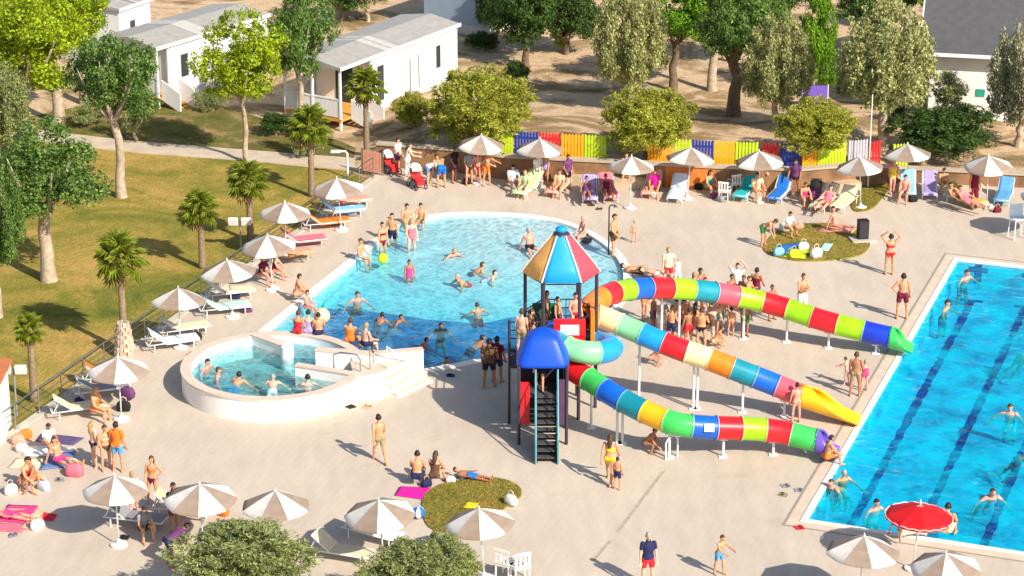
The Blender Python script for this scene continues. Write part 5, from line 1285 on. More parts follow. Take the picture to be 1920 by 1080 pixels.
g = G(1908, 446); t = thing('lifeguard_chair', 'tall white chair standing in a round parasol shadow', 'chair', (g.x, g.y, 0), .3)
for x in (-.3, .3):
    for y in (-.25, .3): MB().tube((x, y, 0), (x * .85, y * .85, .85), .025, n=6).build('leg', pole_w, t)
MB().box((0, 0, .85), (.6, .55, .04)).build('seat', cloth('pale'), t); MB().box((0, .27, 1.12), (.6, .03, .5)).build('backrest', cloth('pale'), t)
g = G(1617, 452); t = thing('loudspeaker', 'black loudspeaker on a pale slab at the end of the grass bed', 'loudspeaker', (g.x, g.y, 0), .15)
MB().box((0, 0, .06), (1.0, .7, .12)).build('slab', kerb_m, t); MB().box((0, .02, .52), (.42, .34, .78)).build('cabinet', MATS['panel_black'], t)
b = MB(); b.box((0, -.16, .52), (.36, .02, .7)); b.build('grille', mat('speaker_grille', (.03, .03, .035), .8, .2, 30), t)
# balls
def ball(px, py, z, r_, col, label, stripes=None):
    g = G(px, py, z); b = MB(); b.ball((0, 0, 0), r_, 16, 12); me = b.mesh('ball', True)
    if stripes:
        for p in me.polygons: p.material_index = int((math.atan2(p.center.y, p.center.x) + math.pi) / (2 * math.pi) * 6 - 1e-6) % 2
    tag(new('ball', me, [cloth(col)] + ([cloth(stripes)] if stripes else []), None, (g.x, g.y, z + r_)), label, 'ball')
ball(718, 494, -.08, .21, 'lime', 'bright yellow-green ball floating by the two standing bathers')
ball(604, 606, -.08, .30, 'peach', 'big peach inflatable ball held by bathers at the spa', 'cream')
ball(785, 972, .0, .2, 'blue', 'blue and white beach ball beside the striped parasol', 'white')
# flip-flops
ff = MB().prism([(-.045, -.12), (.045, -.12), (.05, .08), (.02, .13), (-.03, .12), (-.05, .05)], 0, .02).prism([(.075, -.10), (.165, -.08), (.16, .10), (.12, .15), (.08, .13), (.065, .05)], 0, .02)
FF = ff.mesh('ff'); ffs = MB().path([(-.045, -.01, .02), (0, .07, .05), (.045, -.01, .02)], .008, 5).path([(.072, .01, .02), (.11, .09, .05), (.158, .01, .02)], .008, 5).mesh('fs')
def flops(px, py, col, label):
    g = G(px, py, .0); t = thing('flip_flops', label, 'sandals', (g.x, g.y, 0), rng.uniform(-2, 2), 'sandals left on the deck', 1.25); new('sole', FF, cloth(col), t); new('strap', ffs, cloth('black'), t)
for a in [(1472, 910, 'grey', 'pair of grey sandals farthest from the pool corner group'), (1498, 918, 'grey', 'pair of grey sandals nearest the pool border by the corner'), (1468, 930, 'khaki', 'pair of khaki sandals low in the pool corner group'), (1497, 988, 'red', 'red sandals by the swimming pool corner'),
          (655, 762, 'black', 'black sandals in front of the spa wall'), (685, 763, 'salmon', 'salmon sandals in front of the spa steps'), (845, 706, 'navy', 'navy sandals by the spa steps in shade'), (1108, 384, 'brown', 'brown sandals below the lavender towel'), (1120, 392, 'brown', 'brown sandals on the deck near the parasol foot'),
          (20, 1005, 'grey', 'grey sandals under the hot pink towel'), (112, 902, 'grey', 'grey sandals below the blue towel'), (232, 1010, 'black', 'black sandals at the near parasol foot')]:
    flops(*a)

# ================================================================== PEOPLE
SK = [mat('skin_fair', (.68, .40, .28), .5, .06, 6), mat('skin_tan', (.62, .29, .15), .5, .06, 6), mat('skin_brown', (.38, .165, .085), .5, .06, 6), mat('skin_rosy', (.70, .31, .22), .5, .06, 6)]
EYE = mat('eye_dark', (.02, .015, .012), .3); LIP = mat('lip', (.40, .12, .10), .5)
HAIRC = {'d': mat('hair_dark', (.022, .014, .010), .6, .2, 20), 'b': mat('hair_brown', (.075, .038, .018), .6, .2, 20), 'y': mat('hair_blond', (.36, .24, .10), .6, .2, 20), 'g': mat('hair_grey', (.34, .32, .30), .6, .2, 20)}
def dirv(*v): return Vector(v)
def fk(lean=0, head=0, L=(2, 4, 6), Rr=(2, 4, 6), aL=(5, 12, 12, 4), aR=(5, 12, 12, 4)):
    a = R(lean); T = Vector((0, -math.sin(a), math.cos(a))); F = Vector((0, -math.cos(a), -math.sin(a))); X = Vector((1, 0, 0))
    h = R(lean * .6 + head); H = Vector((0, -math.sin(h), math.cos(h))); HF = Vector((0, -math.cos(h), -math.sin(h)))
    J = dict(T=T, F=F, H=H, HF=HF, pel=Vector((0, 0, 0)), neck=T * .50); J['head'] = J['neck'] + T * .03 + H * .15
    for s, nm, lg, ar in ((1, 'L', L, aL), (-1, 'R', Rr, aR)):
        hip = X * s * .09 + T * -.02; f, k, ab = map(R, lg)
        th = Vector((s * math.sin(ab), -math.sin(f) * math.cos(ab), -math.cos(f) * math.cos(ab))); kn = hip + th * .43
        f2 = f - k; sh = Vector((s * math.sin(ab) * .3, -math.sin(f2), -math.cos(f2))).normalized(); an = kn + sh * .41
        ft = Vector((s * .12, -math.cos(f2), math.sin(f2) * 1)).normalized(); 
        if abs(f2) < R(40): ft = Vector((s * .15, -1, 0)).normalized()
        so = T * .445 + X * s * .17; ph, ou, bd, o2 = map(R, ar)
        def ad(p, o): return (T * -math.cos(p) * math.cos(o) + F * math.sin(p) * math.cos(o) + X * s * math.sin(o)).normalized()
        el = so + ad(ph, ou) * .28; fa = ad(ph + bd, o2); wr = el + fa * .245
        J[nm] = dict(hip=hip, knee=kn, ankle=an, toe=an + ft * .15 + sh * .035, heel=an - ft * .045 + sh * .03, sho=so, elb=el, wri=wr, fa=fa, s=s)
    return J
POSES = {
    'stand': fk(), 'relax': fk(2, 5, (-4, 2, 5), (10, 14, 7), (0, 10, 25, 2), (14, 14, 35, -6)),
    'hips': fk(0, 0, (0, 2, 6), (8, 12, 9), (-18, 38, 40, -38), (8, 10, 15, 4)), 'up': fk(-3, -5, (2, 3, 4), (2, 3, 4), (165, 38, 40, -40), (165, 38, 40, -40)),
    'walk': fk(4, 0, (24, 8, 2), (-16, 18, 2), (-24, 8, 12, 2), (24, 8, 22, 0)), 'bend': fk(62, 20, (14, 20, 6), (8, 14, 6), (60, 8, 20, 0), (70, 8, 25, 0)),
    'reach': fk(10, 5, (12, 10, 5), (-6, 4, 5), (65, 8, 25, -8), (50, 12, 35, -10)), 'sitg': fk(12, 8, (112, 105, 8), (105, 98, 10), (48, 10, 18, -8), (42, 12, 24, -6)),
    'sitl': fk(-12, 5, (88, 6, 6), (84, 16, 10), (-38, 12, 8, 6), (-34, 14, 8, 6)), 'sitc': fk(6, 8, (84, 82, 7), (82, 78, 9), (28, 10, 42, -4), (24, 12, 50, -8)),
    'recline': fk(-46, 22, (88, 6, 5), (97, 24, 7), (12, 16, 20, 2), (8, 20, 24, 6)), 'lie': fk(-86, 10, (88, 3, 5), (88, 3, 5), (6, 18, 8, 8), (6, 18, 8, 8)),
    'swim': fk(58, -42, (-35, 12, 8), (-20, 20, 8), (70, 45, 25, 25), (60, 55, 30, 40)), 'wade': fk(14, 0, (10, 12, 8), (-4, 8, 8), (40, 45, 30, 30), (30, 55, 30, 35)), 'crouch': fk(36, 0, (112, 125, 12), (104, 120, 12), (60, 10, 20, -5), (65, 8, 20, -5)),
    'fold': fk(0, 6, (2, 4, 6), (6, 10, 6), (28, 12, 85, -35), (24, 12, 95, -35)),
}
FLOAT = {'swim': .19, 'wade': .42, 'sitc': -.115}
def body_parts(J):
    b = MB(); T, F = J['T'], J['F']; X = Vector((1, 0, 0)); NR = 20
    rings = []
    for (t, w, d) in ((-.12, .05, .05), (-.10, .115, .09), (-.04, .158, .112), (.05, .162, .115), (.16, .135, .098), (.28, .152, .112), (.38, .172, .112), (.44, .158, .090), (.485, .09, .066), (.50, .05, .05)):
        rings.append([T * t + X * w * math.cos(2 * math.pi * k / NR) + F * (d * math.sin(2 * math.pi * k / NR) + .01) for k in range(NR)])
    b.ring_loft(rings)
    def cap(p0, p1, r0, r1): b.tube(p0, p1, r0, r1, 14); b.ball(p0, r0, 14, 8); b.ball(p1, r1, 14, 8)
    cap(J['neck'] - T * .04, J['head'] - J['H'] * .06, .056, .05)
    H, HF = J['H'], J['HF']; M = Matrix((X, -HF, H)).transposed()
    b.ball(J['head'], (.074, .092, .112), 18, 12, M); b.ball(J['head'] + HF * .045 - H * .055, (.05, .048, .05), 12, 8, M); b.ball(J['head'] + HF * .098 - H * .015, (.014, .02, .024), 8, 6, M)
    for s in (-1, 1): b.ball(J['head'] + X * s * .076 - H * .012, (.012, .022, .032), 8, 6, M)
    for nm in 'LR':
        q = J[nm]; s = q['s']
        cap(q['sho'], q['elb'], .058, .043); cap(q['elb'], q['wri'], .043, .029)
        fa = q['fa']; side = fa.cross(F).normalized(); 
        if side.length < .5: side = X
        nrm = side.cross(fa).normalized(); pc = q['wri'] + fa * .05
        Mh = Matrix((side, nrm, fa)).transposed(); b.ball(pc, (.040, .019, .055), 12, 8, Mh)
        for i, (o, L_) in enumerate(((-.030, .062), (-.010, .076), (.010, .072), (.029, .056))):
            p0 = pc + side * o + fa * .035; p1 = p0 + fa * L_ * .55 + side * o * .25; p2 = p1 + (fa * .8 + nrm * .6).normalized() * L_ * .5
            b.path([p0, p1, p2], [.0105, .010, .009], 8); b.ball(p2, .009, 8, 6)
        p0 = pc - fa * .02 + side * .03 * s; p1 = p0 + (fa * .6 + side * s * .8).normalized() * .04; p2 = p1 + fa * .03; b.path([p0, p1, p2], [.014, .012, .010], 8); b.ball(p2, .010, 8, 6)
        cap(q['hip'], q['knee'], .088, .056); cap(q['knee'], q['ankle'], .054, .037); d = (q['ankle'] - q['knee']); b.ball(q['knee'] + d * .28 + Vector((0, .018, 0)), (.056, .058, .085), 12, 8)
        b.ball(q['hip'] + Vector((0, .035, .01)), (.088, .085, .09), 12, 8)
        cap(q['heel'], q['ankle'], .035, .036); cap(q['heel'], q['toe'], .034, .027); cap(q['ankle'], q['toe'], .032, .026)
    return b
PM = {}
def pose_data(name):
    if name in PM: return PM[name]
    J = POSES[name]; o = bpy.data.objects.new('tmp', body_parts(J).mesh('tmp')); COL.objects.link(o)
    m = o.modifiers.new('r', 'REMESH'); m.mode = 'VOXEL'; m.voxel_size = .0105
    s = o.modifiers.new('s', 'SMOOTH'); s.iterations = 2; s.factor = .5
    dg = bpy.context.evaluated_depsgraph_get(); me = bpy.data.meshes.new_from_object(o.evaluated_get(dg)); bpy.data.objects.remove(o)
    n = len(me.vertices); V = np.empty(n * 3, np.float32); me.vertices.foreach_get('co', V); V = V.reshape(-1, 3)
    Nn = np.empty(n * 3, np.float32); me.vertices.foreach_get('normal', Nn); Nn = Nn.reshape(-1, 3)
    fz = -V[:, 2].min() if name not in FLOAT else -FLOAT[name]
    if name == 'sitc': fz = .115
    V[:, 2] += fz; me.vertices.foreach_set('co', V.ravel()); me.polygons.foreach_set('use_smooth', [True] * len(me.polygons))
    segs = [('torso', J['pel'] - J['T'] * .12, J['neck']), ('head', J['head'] - J['H'] * .07, J['head'] + J['H'] * .07), ('neck', J['neck'], J['head'] - J['H'] * .09)]
    for k in 'LR': q = J[k]; segs += [('thigh', q['hip'], q['knee']), ('shin', q['knee'], q['ankle']), ('foot', q['heel'], q['toe']), ('uarm', q['sho'], q['elb']), ('farm', q['elb'], q['wri'] + q['fa'] * .16)]
    RAD = dict(torso=.13, head=.09, neck=.05, thigh=.08, shin=.05, foot=.035, uarm=.05, farm=.036)
    best = np.full(n, 1e9); lab = np.zeros(n, int); par = np.zeros(n); names = [s_[0] for s_ in segs]; off = np.array([0, 0, fz])
    for i, (nm, a, c) in enumerate(segs):
        a = np.array(a) + off; c = np.array(c) + off; d = c - a; t = np.clip(((V - a) @ d) / (d @ d), 0, 1); dist = np.linalg.norm(V - a - t[:, None] * d, axis=1) / RAD[nm]
        m_ = dist < best; best[m_] = dist[m_]; lab[m_] = i; par[m_] = t[m_]
    hd = np.array(J['head']) + off; lx = (V - hd)[:, 0]; lz = (V - hd) @ np.array(J['H']); ly = (V - hd) @ np.array(J['HF'])
    isn = lambda s_: np.isin(lab, [i for i, x in enumerate(names) if x == s_])
    tpar = (V - (np.array(J['pel']) + off)) @ np.array(J['T'])          # height along the torso
    tz = np.where(isn('torso'), tpar, -9.0)
    sel = {}
    sel['trunks'] = (isn('torso') & (tpar < .10)) | (isn('thigh') & (par < .62))
    sel['brief'] = (isn('torso') & (tpar < .045)) | (isn('thigh') & (par < .10))
    sel['top'] = isn('torso') & (tpar > .24) & (tpar < .345)
    sel['onepiece'] = (isn('torso') & (tpar < .37)) | (isn('thigh') & (par < .10))
    sel['shirt'] = (isn('torso') & (tpar > -.02)) | (isn('uarm') & (par < .62))
    sel['wrap'] = (isn('torso') & (tpar < .06)) | isn('thigh') | (isn('shin') & (par < .3))
    sel['dress'] = (isn('torso')) | isn('thigh') | (isn('shin') & (par < .45))
    sel['hair'] = isn('head') & ((lz > .042) | ((ly < .0) & (lz > -.055))) | (isn('neck') & (ly < -.02) & (lz > -.09))
    sel['cap'] = isn('head') & (lz > .035)
    # face features as small patches of the same skin
    nf = len(me.polygons); F4 = [tuple(p.vertices) for p in me.polygons]; cen = np.array([V[list(f)].mean(0) for f in F4]); cl = cen - hd; cx = cl[:, 0]; cz = cl @ np.array(J['H']); cy = cl @ np.array(J['HF'])
    mi = np.zeros(nf, np.int32); front = cy > .045
    for s_ in (-1, 1): mi[front & (np.hypot(cx - s_ * .032, (cz - .008) * 1.6) < .015)] = 1
    mi[front & (np.hypot(cx * .55, cz + .062) < .013)] = 2
    me.polygons.foreach_set('material_index', mi); me.update()
    PM[name] = dict(me=me, V=V, N=Nn, F=F4, sel=sel, J=J, fz=fz, cache={}); return PM[name]
INF = dict(trunks=.016, brief=.008, top=.009, onepiece=.008, shirt=.018, wrap=.03, dress=.03, hair=.014, cap=.024)
def wear(pose, kind):
    D = pose_data(pose)
    if kind in D['cache']: return D['cache'][kind]
    src = 'hair' if kind == 'long' else kind
    msk = D['sel'][src]; fs = [f for f in D['F'] if sum(msk[i] for i in f) >= 3]
    used = sorted({i for f in fs for i in f}); mp = {v: k for k, v in enumerate(used)}
    b = MB(); VV = D['V'][used] + D['N'][used] * INF[src]; b.add([tuple(map(float, p)) for p in VV], [tuple(mp[i] for i in f) for f in fs])
    if kind == 'long':
        J = D['J']; z = Vector((0, 0, D['fz'])); H, HF, T = J['H'], J['HF'], J['T']
        p0 = J['head'] + z - HF * .055 + H * .03; p1 = J['neck'] + z - J['F'] * .075 + T * .03; p2 = J['neck'] + z - J['F'] * .125 - T * .16
        b.path([p0, p0.lerp(p1, .5) - HF * .02, p1, p1.lerp(p2, .6), p2], [.072, .080, .078, .062, .02], 14)
    me = b.mesh(kind, True); D['cache'][kind] = me; return me
WNAME = dict(trunks='swim_trunks', brief='swim_briefs', top='bikini_top', onepiece='swimsuit', shirt='shirt', wrap='towel_wrap', dress='dress', cap='cap')
def person(px, py, z, pose, deg, sc, skin, hair, outfit, label, group, cat='person'):
    g = G(px, py, z); D = pose_data(pose)
    bw = sc * random.Random(px * 7 + py).uniform(.93, 1.15) if sc > .8 else sc; o = new('person', D['me'], [SK[skin], EYE, LIP], None, (g.x, g.y, z), R(deg), (bw, bw, sc)); tag(o, label, cat, group)
    if hair: new('hair', wear(pose, 'long' if hair[0] == 'l' else 'hair'), HAIRC[hair[1]], o)
    for w in outfit.split():
        k, c = w.split(':'); new(WNAME[k], wear(pose, k), cloth(c), o)
    return o
# px, py, z, pose, facing, size, skin, hair, outfit, label      (facing 0 looks at the camera, 90 to the right, 180 away)
WZ = -.05
DECK = 'bathers standing and walking on the deck'; POOL = 'bathers in the lagoon pool'; SWIM = 'swimmers in the swimming pool'; QUE = 'people crowding round the slides'; SPA = 'bathers in the round spa'; BED = 'sunbathers by the sunbeds'; TOW = 'people on the slide tower'; SITG = 'people sitting on the ground'
PEOPLE = [
 (DECK, [(712, 866, 0, 'walk', 200, 1.0, 1, 'sd', 'trunks:khaki', 'tanned man in khaki trunks walking alone on the open deck below the spa'),
  (1690, 598, 0, 'hips', 170, 1.06, 1, 'sd', 'trunks:maroon', 'man in maroon trunks, hand on hip, by the long edge of the swimming pool'),
  (1667, 515, 0, 'up', 175, 1.0, 1, 'sd', 'brief:red top:red', 'woman with both hands on her head near the loudspeaker'),
  (1503, 596, 0, 'fold', 20, 1.04, 1, 'sb', 'wrap:white', 'man wrapped in a white towel behind the lime and red slide sections'),
  (1602, 742, 0, 'relax', 160, .95, 2, 'sb', 'brief:khaki', 'brown-skinned adult standing between two children by the pool'),
  (1620, 733, 0, 'stand', 190, .68, 3, 'sy', 'onepiece:hot', 'small child in hot pink swimsuit beside an adult by the pool'),
  (1587, 722, 0, 'reach', 250, .62, 0, 'sb', 'brief:salmon', 'small pale child left of the adult by the pool'),
  (1143, 904, 0, 'walk', 165, .99, 1, 'lb', 'brief:yellow top:yellow', 'woman in yellow bikini with long brown hair walking past the stairs'),
  (1157, 918, 0, 'stand', 150, .66, 1, 'sd', 'trunks:navy', 'child close beside the woman in the yellow bikini'),
  (1214, 1100, 0, 'stand', 10, 1.02, 0, 'sg', 'shirt:navy trunks:red', 'grey-haired man in navy shirt and red shorts at the bottom edge'),
  (1348, 1077, 0, 'reach', 40, .78, 1, 'sb', 'trunks:lblue', 'boy in light blue trunks at the bottom edge'),
  (288, 944, 0, 'hips', -15, .95, 1, 'lb', 'brief:maroon top:orange', 'woman in orange bikini next to the striped parasol and trio'),
  (178, 876, 0, 'stand', 120, .95, 0, 'ly', 'brief:navy', 'blond bather in dark briefs, first of the standing trio'),
  (200, 880, 0, 'relax', 30, .92, 1, 'sb', 'brief:brown top:peach', 'middle person of the trio in dark bottoms'),
  (222, 884, 0, 'stand', 160, 1.02, 1, 'sd', 'trunks:lblue shirt:orange', 'man in orange shirt and light blue shorts of the standing trio'),
  (917, 726, 0, 'relax', 170, 1.06, 2, 'sd', 'shirt:brown trunks:black', 'person in black shorts standing in the tower shadow'),
  (932, 716, 0, 'stand', 150, 1.0, 2, 'sd', 'shirt:maroon trunks:navy', 'person in a red top close to the one in black shorts'),
  (1150, 478, 0, 'relax', 60, 1.02, 1, 'sb', 'trunks:brown', 'man in dark trunks rinsing at the shower pole'),
  (1189, 455, 0, 'stand', 200, .55, 3, 'sy', 'onepiece:salmon', 'tiny child in salmon suit alone right of the shower'),
  (1252, 540, 0, 'hips', 10, .98, 0, 'sy', 'trunks:red shirt:cream', 'person in cream top and red shorts behind the highest slide'),
  (1270, 530, 0, 'stand', 200, .6, 0, 'sy', 'dress:white', 'small child in white beside the red shorts person'),
  (1430, 462, 0, 'bend', 60, .95, 1, 'sb', 'trunks:green', 'man in green trunks bending over the round grass bed'),
  (1492, 792, 0, 'stand', 190, .85, 3, 'sd', 'brief:salmon', 'pinkish bather standing before the yellow chute bend'),
  (828, 352, 0, 'bend', 200, 1.0, 1, 'sb', 'trunks:blue', 'man in blue shorts bending over at the back near the strollers'),
  (880, 346, 0, 'relax', 20, .95, 1, 'sd', 'shirt:grey brief:brown', 'person in grey under the first back-row parasol'),
  (897, 346, 0, 'reach', -20, .92, 3, 'sy', 'brief:red', 'pink-skinned bather by the first back parasol foot'),
  (1824, 388, 0, 'stand', 20, 1.02, 1, 'ld', 'dress:maroon', 'woman in a long maroon dress in the back row'),
  (746, 324, 0, 'relax', 60, .95, 1, 'sd', 'shirt:white trunks:plum', 'person in white top by the stroller at the stair railing'),
  (764, 334, 0, 'reach', 100, .95, 0, 'lb', 'dress:white', 'person in white leaning to the stroller with the white hood'),
  (328, 1000, 0, 'relax', 40, 1.0, 2, 'sd', 'shirt:black trunks:brown', 'person in black standing in shade at the near parasols'),
  (318, 1062, 0, 'bend', 120, .95, 2, 'sd', 'shirt:plum trunks:navy', 'person in dark clothes bending at the bottom edge beside the bush'),
  (252, 970, 0, 'relax', 210, .9, 3, 'sy', 'shirt:cream brief:red', 'person with cream top in shade under the nearest parasol')]),
 (DECK, [(852, 342, 0, 'relax', 40, .95, 2, 'sd', 'shirt:black trunks:plum', 'person in black right of the bending man in blue shorts'),
  (803, 346, 0, 'bend', 80, .92, 0, 'sy', 'shirt:white trunks:denim', 'person in white bending over the white-hooded stroller'),
  (912, 348, 0, 'reach', 60, .95, 1, 'sb', 'trunks:orange', 'man in orange trunks right of the first back parasol foot'),
  (960, 352, 0, 'sitg', 20, .95, 0, 'sd', 'shirt:pale', 'person in pale shirt sitting on the deck left of the green towel'),
  (1022, 348, 0, 'relax', -30, .9, 1, 'sb', 'onepiece:lav', 'person in lavender suit between the green and salmon sunbeds'),
  (1064, 356, 0, 'relax', 30, .95, 2, 'sd', 'shirt:plum trunks:black', 'person in plum shirt standing at the ledge of the tan wall')]),
 (QUE, [(1268, 640, 0, 'stand', 175, 1.02, 1, 'sd', 'trunks:maroon', 'broad tanned man in maroon trunks seen from behind under the highest slide'),
  (1282, 632, 0, 'relax', 185, .92, 1, 'sd', 'trunks:plum', 'bather squeezed between two others under the highest slide'),
  (1302, 646, 0, 'stand', 170, .95, 1, 'ld', 'brief:salmon', 'slim bather with long dark hair under the red slide section'),
  (1328, 640, 0, 'bend', 150, 1.02, 0, 'sb', 'trunks:brown', 'stooping pale man in brown trunks under the lime slide section'),
  (1338, 652, 0, 'crouch', 100, .8, 1, 'sb', 'brief:peach', 'crouching child at the feet of the stooping man'),
  (1370, 630, 0, 'stand', 160, .66, 1, 'sd', 'brief:salmon', 'small child alone in the slide shadow'),
  (1396, 632, 0, 'relax', 20, .9, 2, 'sd', 'trunks:green', 'bather in green trunks by the slide support post'),
  (1240, 632, 0, 'fold', 20, .9, 0, 'sb', 'trunks:white', 'bather in white under the blue slide section'),
  (1224, 622, 0, 'stand', 60, .85, 2, 'sd', 'trunks:plum', 'dark bather at the posts under the blue section'),
  (1311, 578, 0, 'fold', 20, .95, 2, 'sd', 'brief:maroon', 'person with folded arms behind the lime slide section'),
  (1321, 585, 0, 'relax', -30, .82, 1, 'sb', 'onepiece:gold', 'child in mustard suit in the line behind the highest slide'),
  (1331, 592, 0, 'stand', 90, .75, 1, 'sd', 'trunks:green', 'shortest of the three waiting behind the lime section'),
  (1381, 572, 0, 'up', 0, .98, 0, 'sd', 'shirt:white trunks:black', 'person in white shirt adjusting hair behind the teal section'),
  (1370, 582, 0, 'stand', 30, .85, 2, 'sd', 'onepiece:maroon', 'child in maroon left of the white shirt'),
  (1392, 582, 0, 'stand', -40, .82, 2, 'sd', 'onepiece:hot', 'child in pink right of the white shirt'),
  (1416, 578, 0, 'relax', 150, .95, 2, 'sd', 'onepiece:maroon', 'tall slim person in maroon behind the pink slide section'),
  (1446, 600, 0, 'stand', 40, .82, 2, 'sb', 'trunks:navy', 'child whose head shows above the lime slide section'),
  (1222, 684, 0, 'crouch', 80, .8, 3, 'sy', 'brief:salmon', 'child crouching under the light blue section of the middle slide'),
  (1210, 846, 0, 'crouch', 70, .85, 2, 'sd', 'brief:brown', 'dark child crouching under the yellow section of the lowest slide'),
  (1200, 512, 0, 'lie', 80, .95, 1, 'sd', 'trunks:khaki', 'person lying on the deck between pool rim and highest slide'),
  (1232, 520, 0, 'lie', 75, .95, 0, 'sd', 'brief:white', 'second person lying on the deck near the red shorts person')]),
 (QUE, [(1258, 648, 0, 'relax', 150, .9, 1, 'sb', 'trunks:navy', 'bather in navy trunks left of the broad man in maroon trunks'),
  (1290, 650, 0, 'stand', 200, .88, 2, 'sd', 'trunks:red', 'dark bather in red trunks between the broad man and the long-haired one'),
  (1314, 654, 0, 'fold', 160, .92, 1, 'sb', 'brief:black', 'bather with folded arms before the stooping pale man'),
  (1276, 618, 0, 'stand', 30, .85, 2, 'ld', 'onepiece:navy', 'dark-haired child in navy suit behind the broad man'),
  (1350, 624, 0, 'relax', 10, .85, 1, 'sb', 'trunks:teal', 'child in teal trunks behind the stooping pale man'),
  (1300, 582, 0, 'stand', 10, .9, 1, 'ly', 'onepiece:blue', 'blond person in blue suit behind the red slide section'),
  (1402, 588, 0, 'fold', 60, .88, 1, 'sb', 'trunks:lblue', 'child in light blue trunks behind the pink slide section'),
  (1208, 600, 0, 'relax', 40, .85, 1, 'sd', 'onepiece:orange', 'child in orange suit at the left end of the slide crowd')]),
 (BED, [(1008, 352, 0, 'stand', 30, .92, 0, 'sy', 'shirt:white brief:navy', 'person in white shirt behind the pale green towel'),
  (1174, 352, 0, 'relax', -20, .95, 1, 'sd', 'trunks:khaki', 'man in khaki trunks left of the parasol with the visible foot'),
  (1328, 362, 0, 'sitg', 30, .95, 1, 'lb', 'onepiece:teal', 'person in teal sitting on the deck left of the white chairs'),
  (1440, 356, 0, 'relax', 20, .95, 0, 'sb', 'shirt:pale trunks:navy', 'person in pale shirt behind the blue towel sunbed'),
  (1490, 366, 0, 'relax', -30, .95, 2, 'sd', 'shirt:plum brief:black', 'person in plum top between the blue towel and the stroller'),
  (1506, 384, 0, 'sitg', 20, .92, 1, 'sb', 'onepiece:hot', 'person in pink suit sitting by the black stroller'),
  (1766, 358, 0, 'sitg', 10, .95, 1, 'sd', 'trunks:gold', 'person in mustard trunks sitting right of the lavender cloth'),
  (1672, 362, 0, 'relax', 30, .9, 3, 'ly', 'onepiece:yellow', 'blond child in yellow suit left of the light blue sunbed')]),
 (SITG, [(110, 872, .02, 'sitl', 60, .9, 1, 'sb', 'trunks:hot', 'person with pink trunks stretched out on the blue towel'),
  (28, 972, .02, 'lie', 70, .9, 3, 'ld', 'onepiece:hot', 'person lying on the hot pink towel'),
  (90, 846, .02, 'sitg', 40, .9, 2, 'sd', 'shirt:white', 'person in white shirt sitting on the white towel below the violet mat'),
  (270, 1008, 0, 'sitg', 30, .95, 1, 'sd', 'shirt:grey trunks:black', 'person in grey sitting in shade right of the near parasol foot')]),
 (TOW, [(1078, 628, 2.62, 'relax', 20, .9, 3, 'sd', 'brief:red', 'child in red at the mouth of the slides under the striped roof') ,
  (1045, 632, 2.62, 'stand', 60, .85, 1, 'sb', 'trunks:brown', 'child waiting on the top platform under the striped roof'),
  (1025, 625, 2.62, 'stand', 90, .9, 1, 'lb', 'onepiece:green', 'bather in green on the top platform'),
  (978, 668, 2.12, 'stand', 160, 1.0, 0, 'sb', 'trunks:khaki', 'pale bather on the side landing of the tower'),
  (994, 664, 2.12, 'relax', 90, .95, 1, 'sb', 'trunks:maroon', 'tanned bather on the side landing facing the roof'),
  (1000, 672, 2.12, 'stand', 120, .8, 1, 'sd', 'onepiece:orange', 'child on the side landing just above the blue hood'),
  (1012, 728, 1.77, 'walk', 180, .92, 1, 'sd', 'trunks:black', 'child climbing at the top of the black stairs')]),
 (POOL, [(718, 490, -.55, 'stand', 40, .98, 1, 'sd', 'brief:maroon top:maroon', 'bather in maroon standing behind the yellow-green ball'),
  (736, 474, -.5, 'stand', -20, 1.0, 1, 'sd', 'trunks:navy', 'bather standing next to the one with the ball'),
  (772, 482, -.45, 'relax', 20, .98, 0, 'sy', 'onepiece:pink', 'woman in pink-patterned swimsuit in shallow water'),
  (768, 548, -.75, 'stand', 10, .8, 2, 'sd', 'onepiece:hot', 'child with dark hair standing mid pool with a clear shadow'),
  (842, 474, WZ, 'swim', 30, .9, 3, 'sy', 'trunks:salmon', 'bather low in the pale shallow water'),
  (884, 508, WZ, 'swim', 100, 1.0, 1, 'sb', 'trunks:navy', 'upper swimmer of the three close together'),
  (876, 526, WZ, 'swim', -60, 1.0, 1, 'sg', 'trunks:red', 'lower swimmer of the three close together'),
  (908, 520, WZ, 'swim', 80, .95, 0, 'sb', 'onepiece:pale', 'swimmer with pale suit right of the close pair'),
  (668, 560, WZ, 'wade', 20, 1.0, 3, 'sb', 'trunks:brown', 'lone swimmer nearest the left pool edge'),
  (706, 606, WZ, 'swim', 150, .9, 2, 'sd', 'trunks:navy', 'dark-haired swimmer at the start of the deep water'),
  (736, 600, WZ, 'swim', 60, .85, 2, 'sd', 'trunks:black', 'swimmer face down at the edge of the deep water'),
  (826, 618, WZ, 'wade', 10, .95, 2, 'sd', 'shirt:black', 'swimmer in a black top in the deep blue bay'),
  (897, 584, WZ, 'wade', 200, .9, 1, 'sb', 'trunks:maroon', 'lone swimmer in the bright water near the tower'),
  (884, 648, WZ, 'swim', 120, .95, 2, 'sd', 'trunks:navy', 'swimmer near the standing pair by the tower'),
  (826, 678, WZ, 'swim', 40, .8, 2, 'sd', 'trunks:navy', 'dark head low in the deep corner by the deck'),
  (782, 646, WZ, 'swim', 90, .8, 2, 'sd', 'trunks:black', 'dark head near the channel wall of the spa'),
  (993, 474, -.12, 'sitl', 20, .95, 3, 'sg', 'trunks:black', 'bather sitting in the shallow water beside the striped roof')]),
 (SITG, [(762, 418, .04, 'sitc', 20, .98, 1, 'sd', 'brief:peach', 'left of two bathers sitting on the pool rim corner'),
  (790, 417, .04, 'sitc', -10, .98, 1, 'sd', 'trunks:khaki', 'right of two bathers sitting on the pool rim corner'),
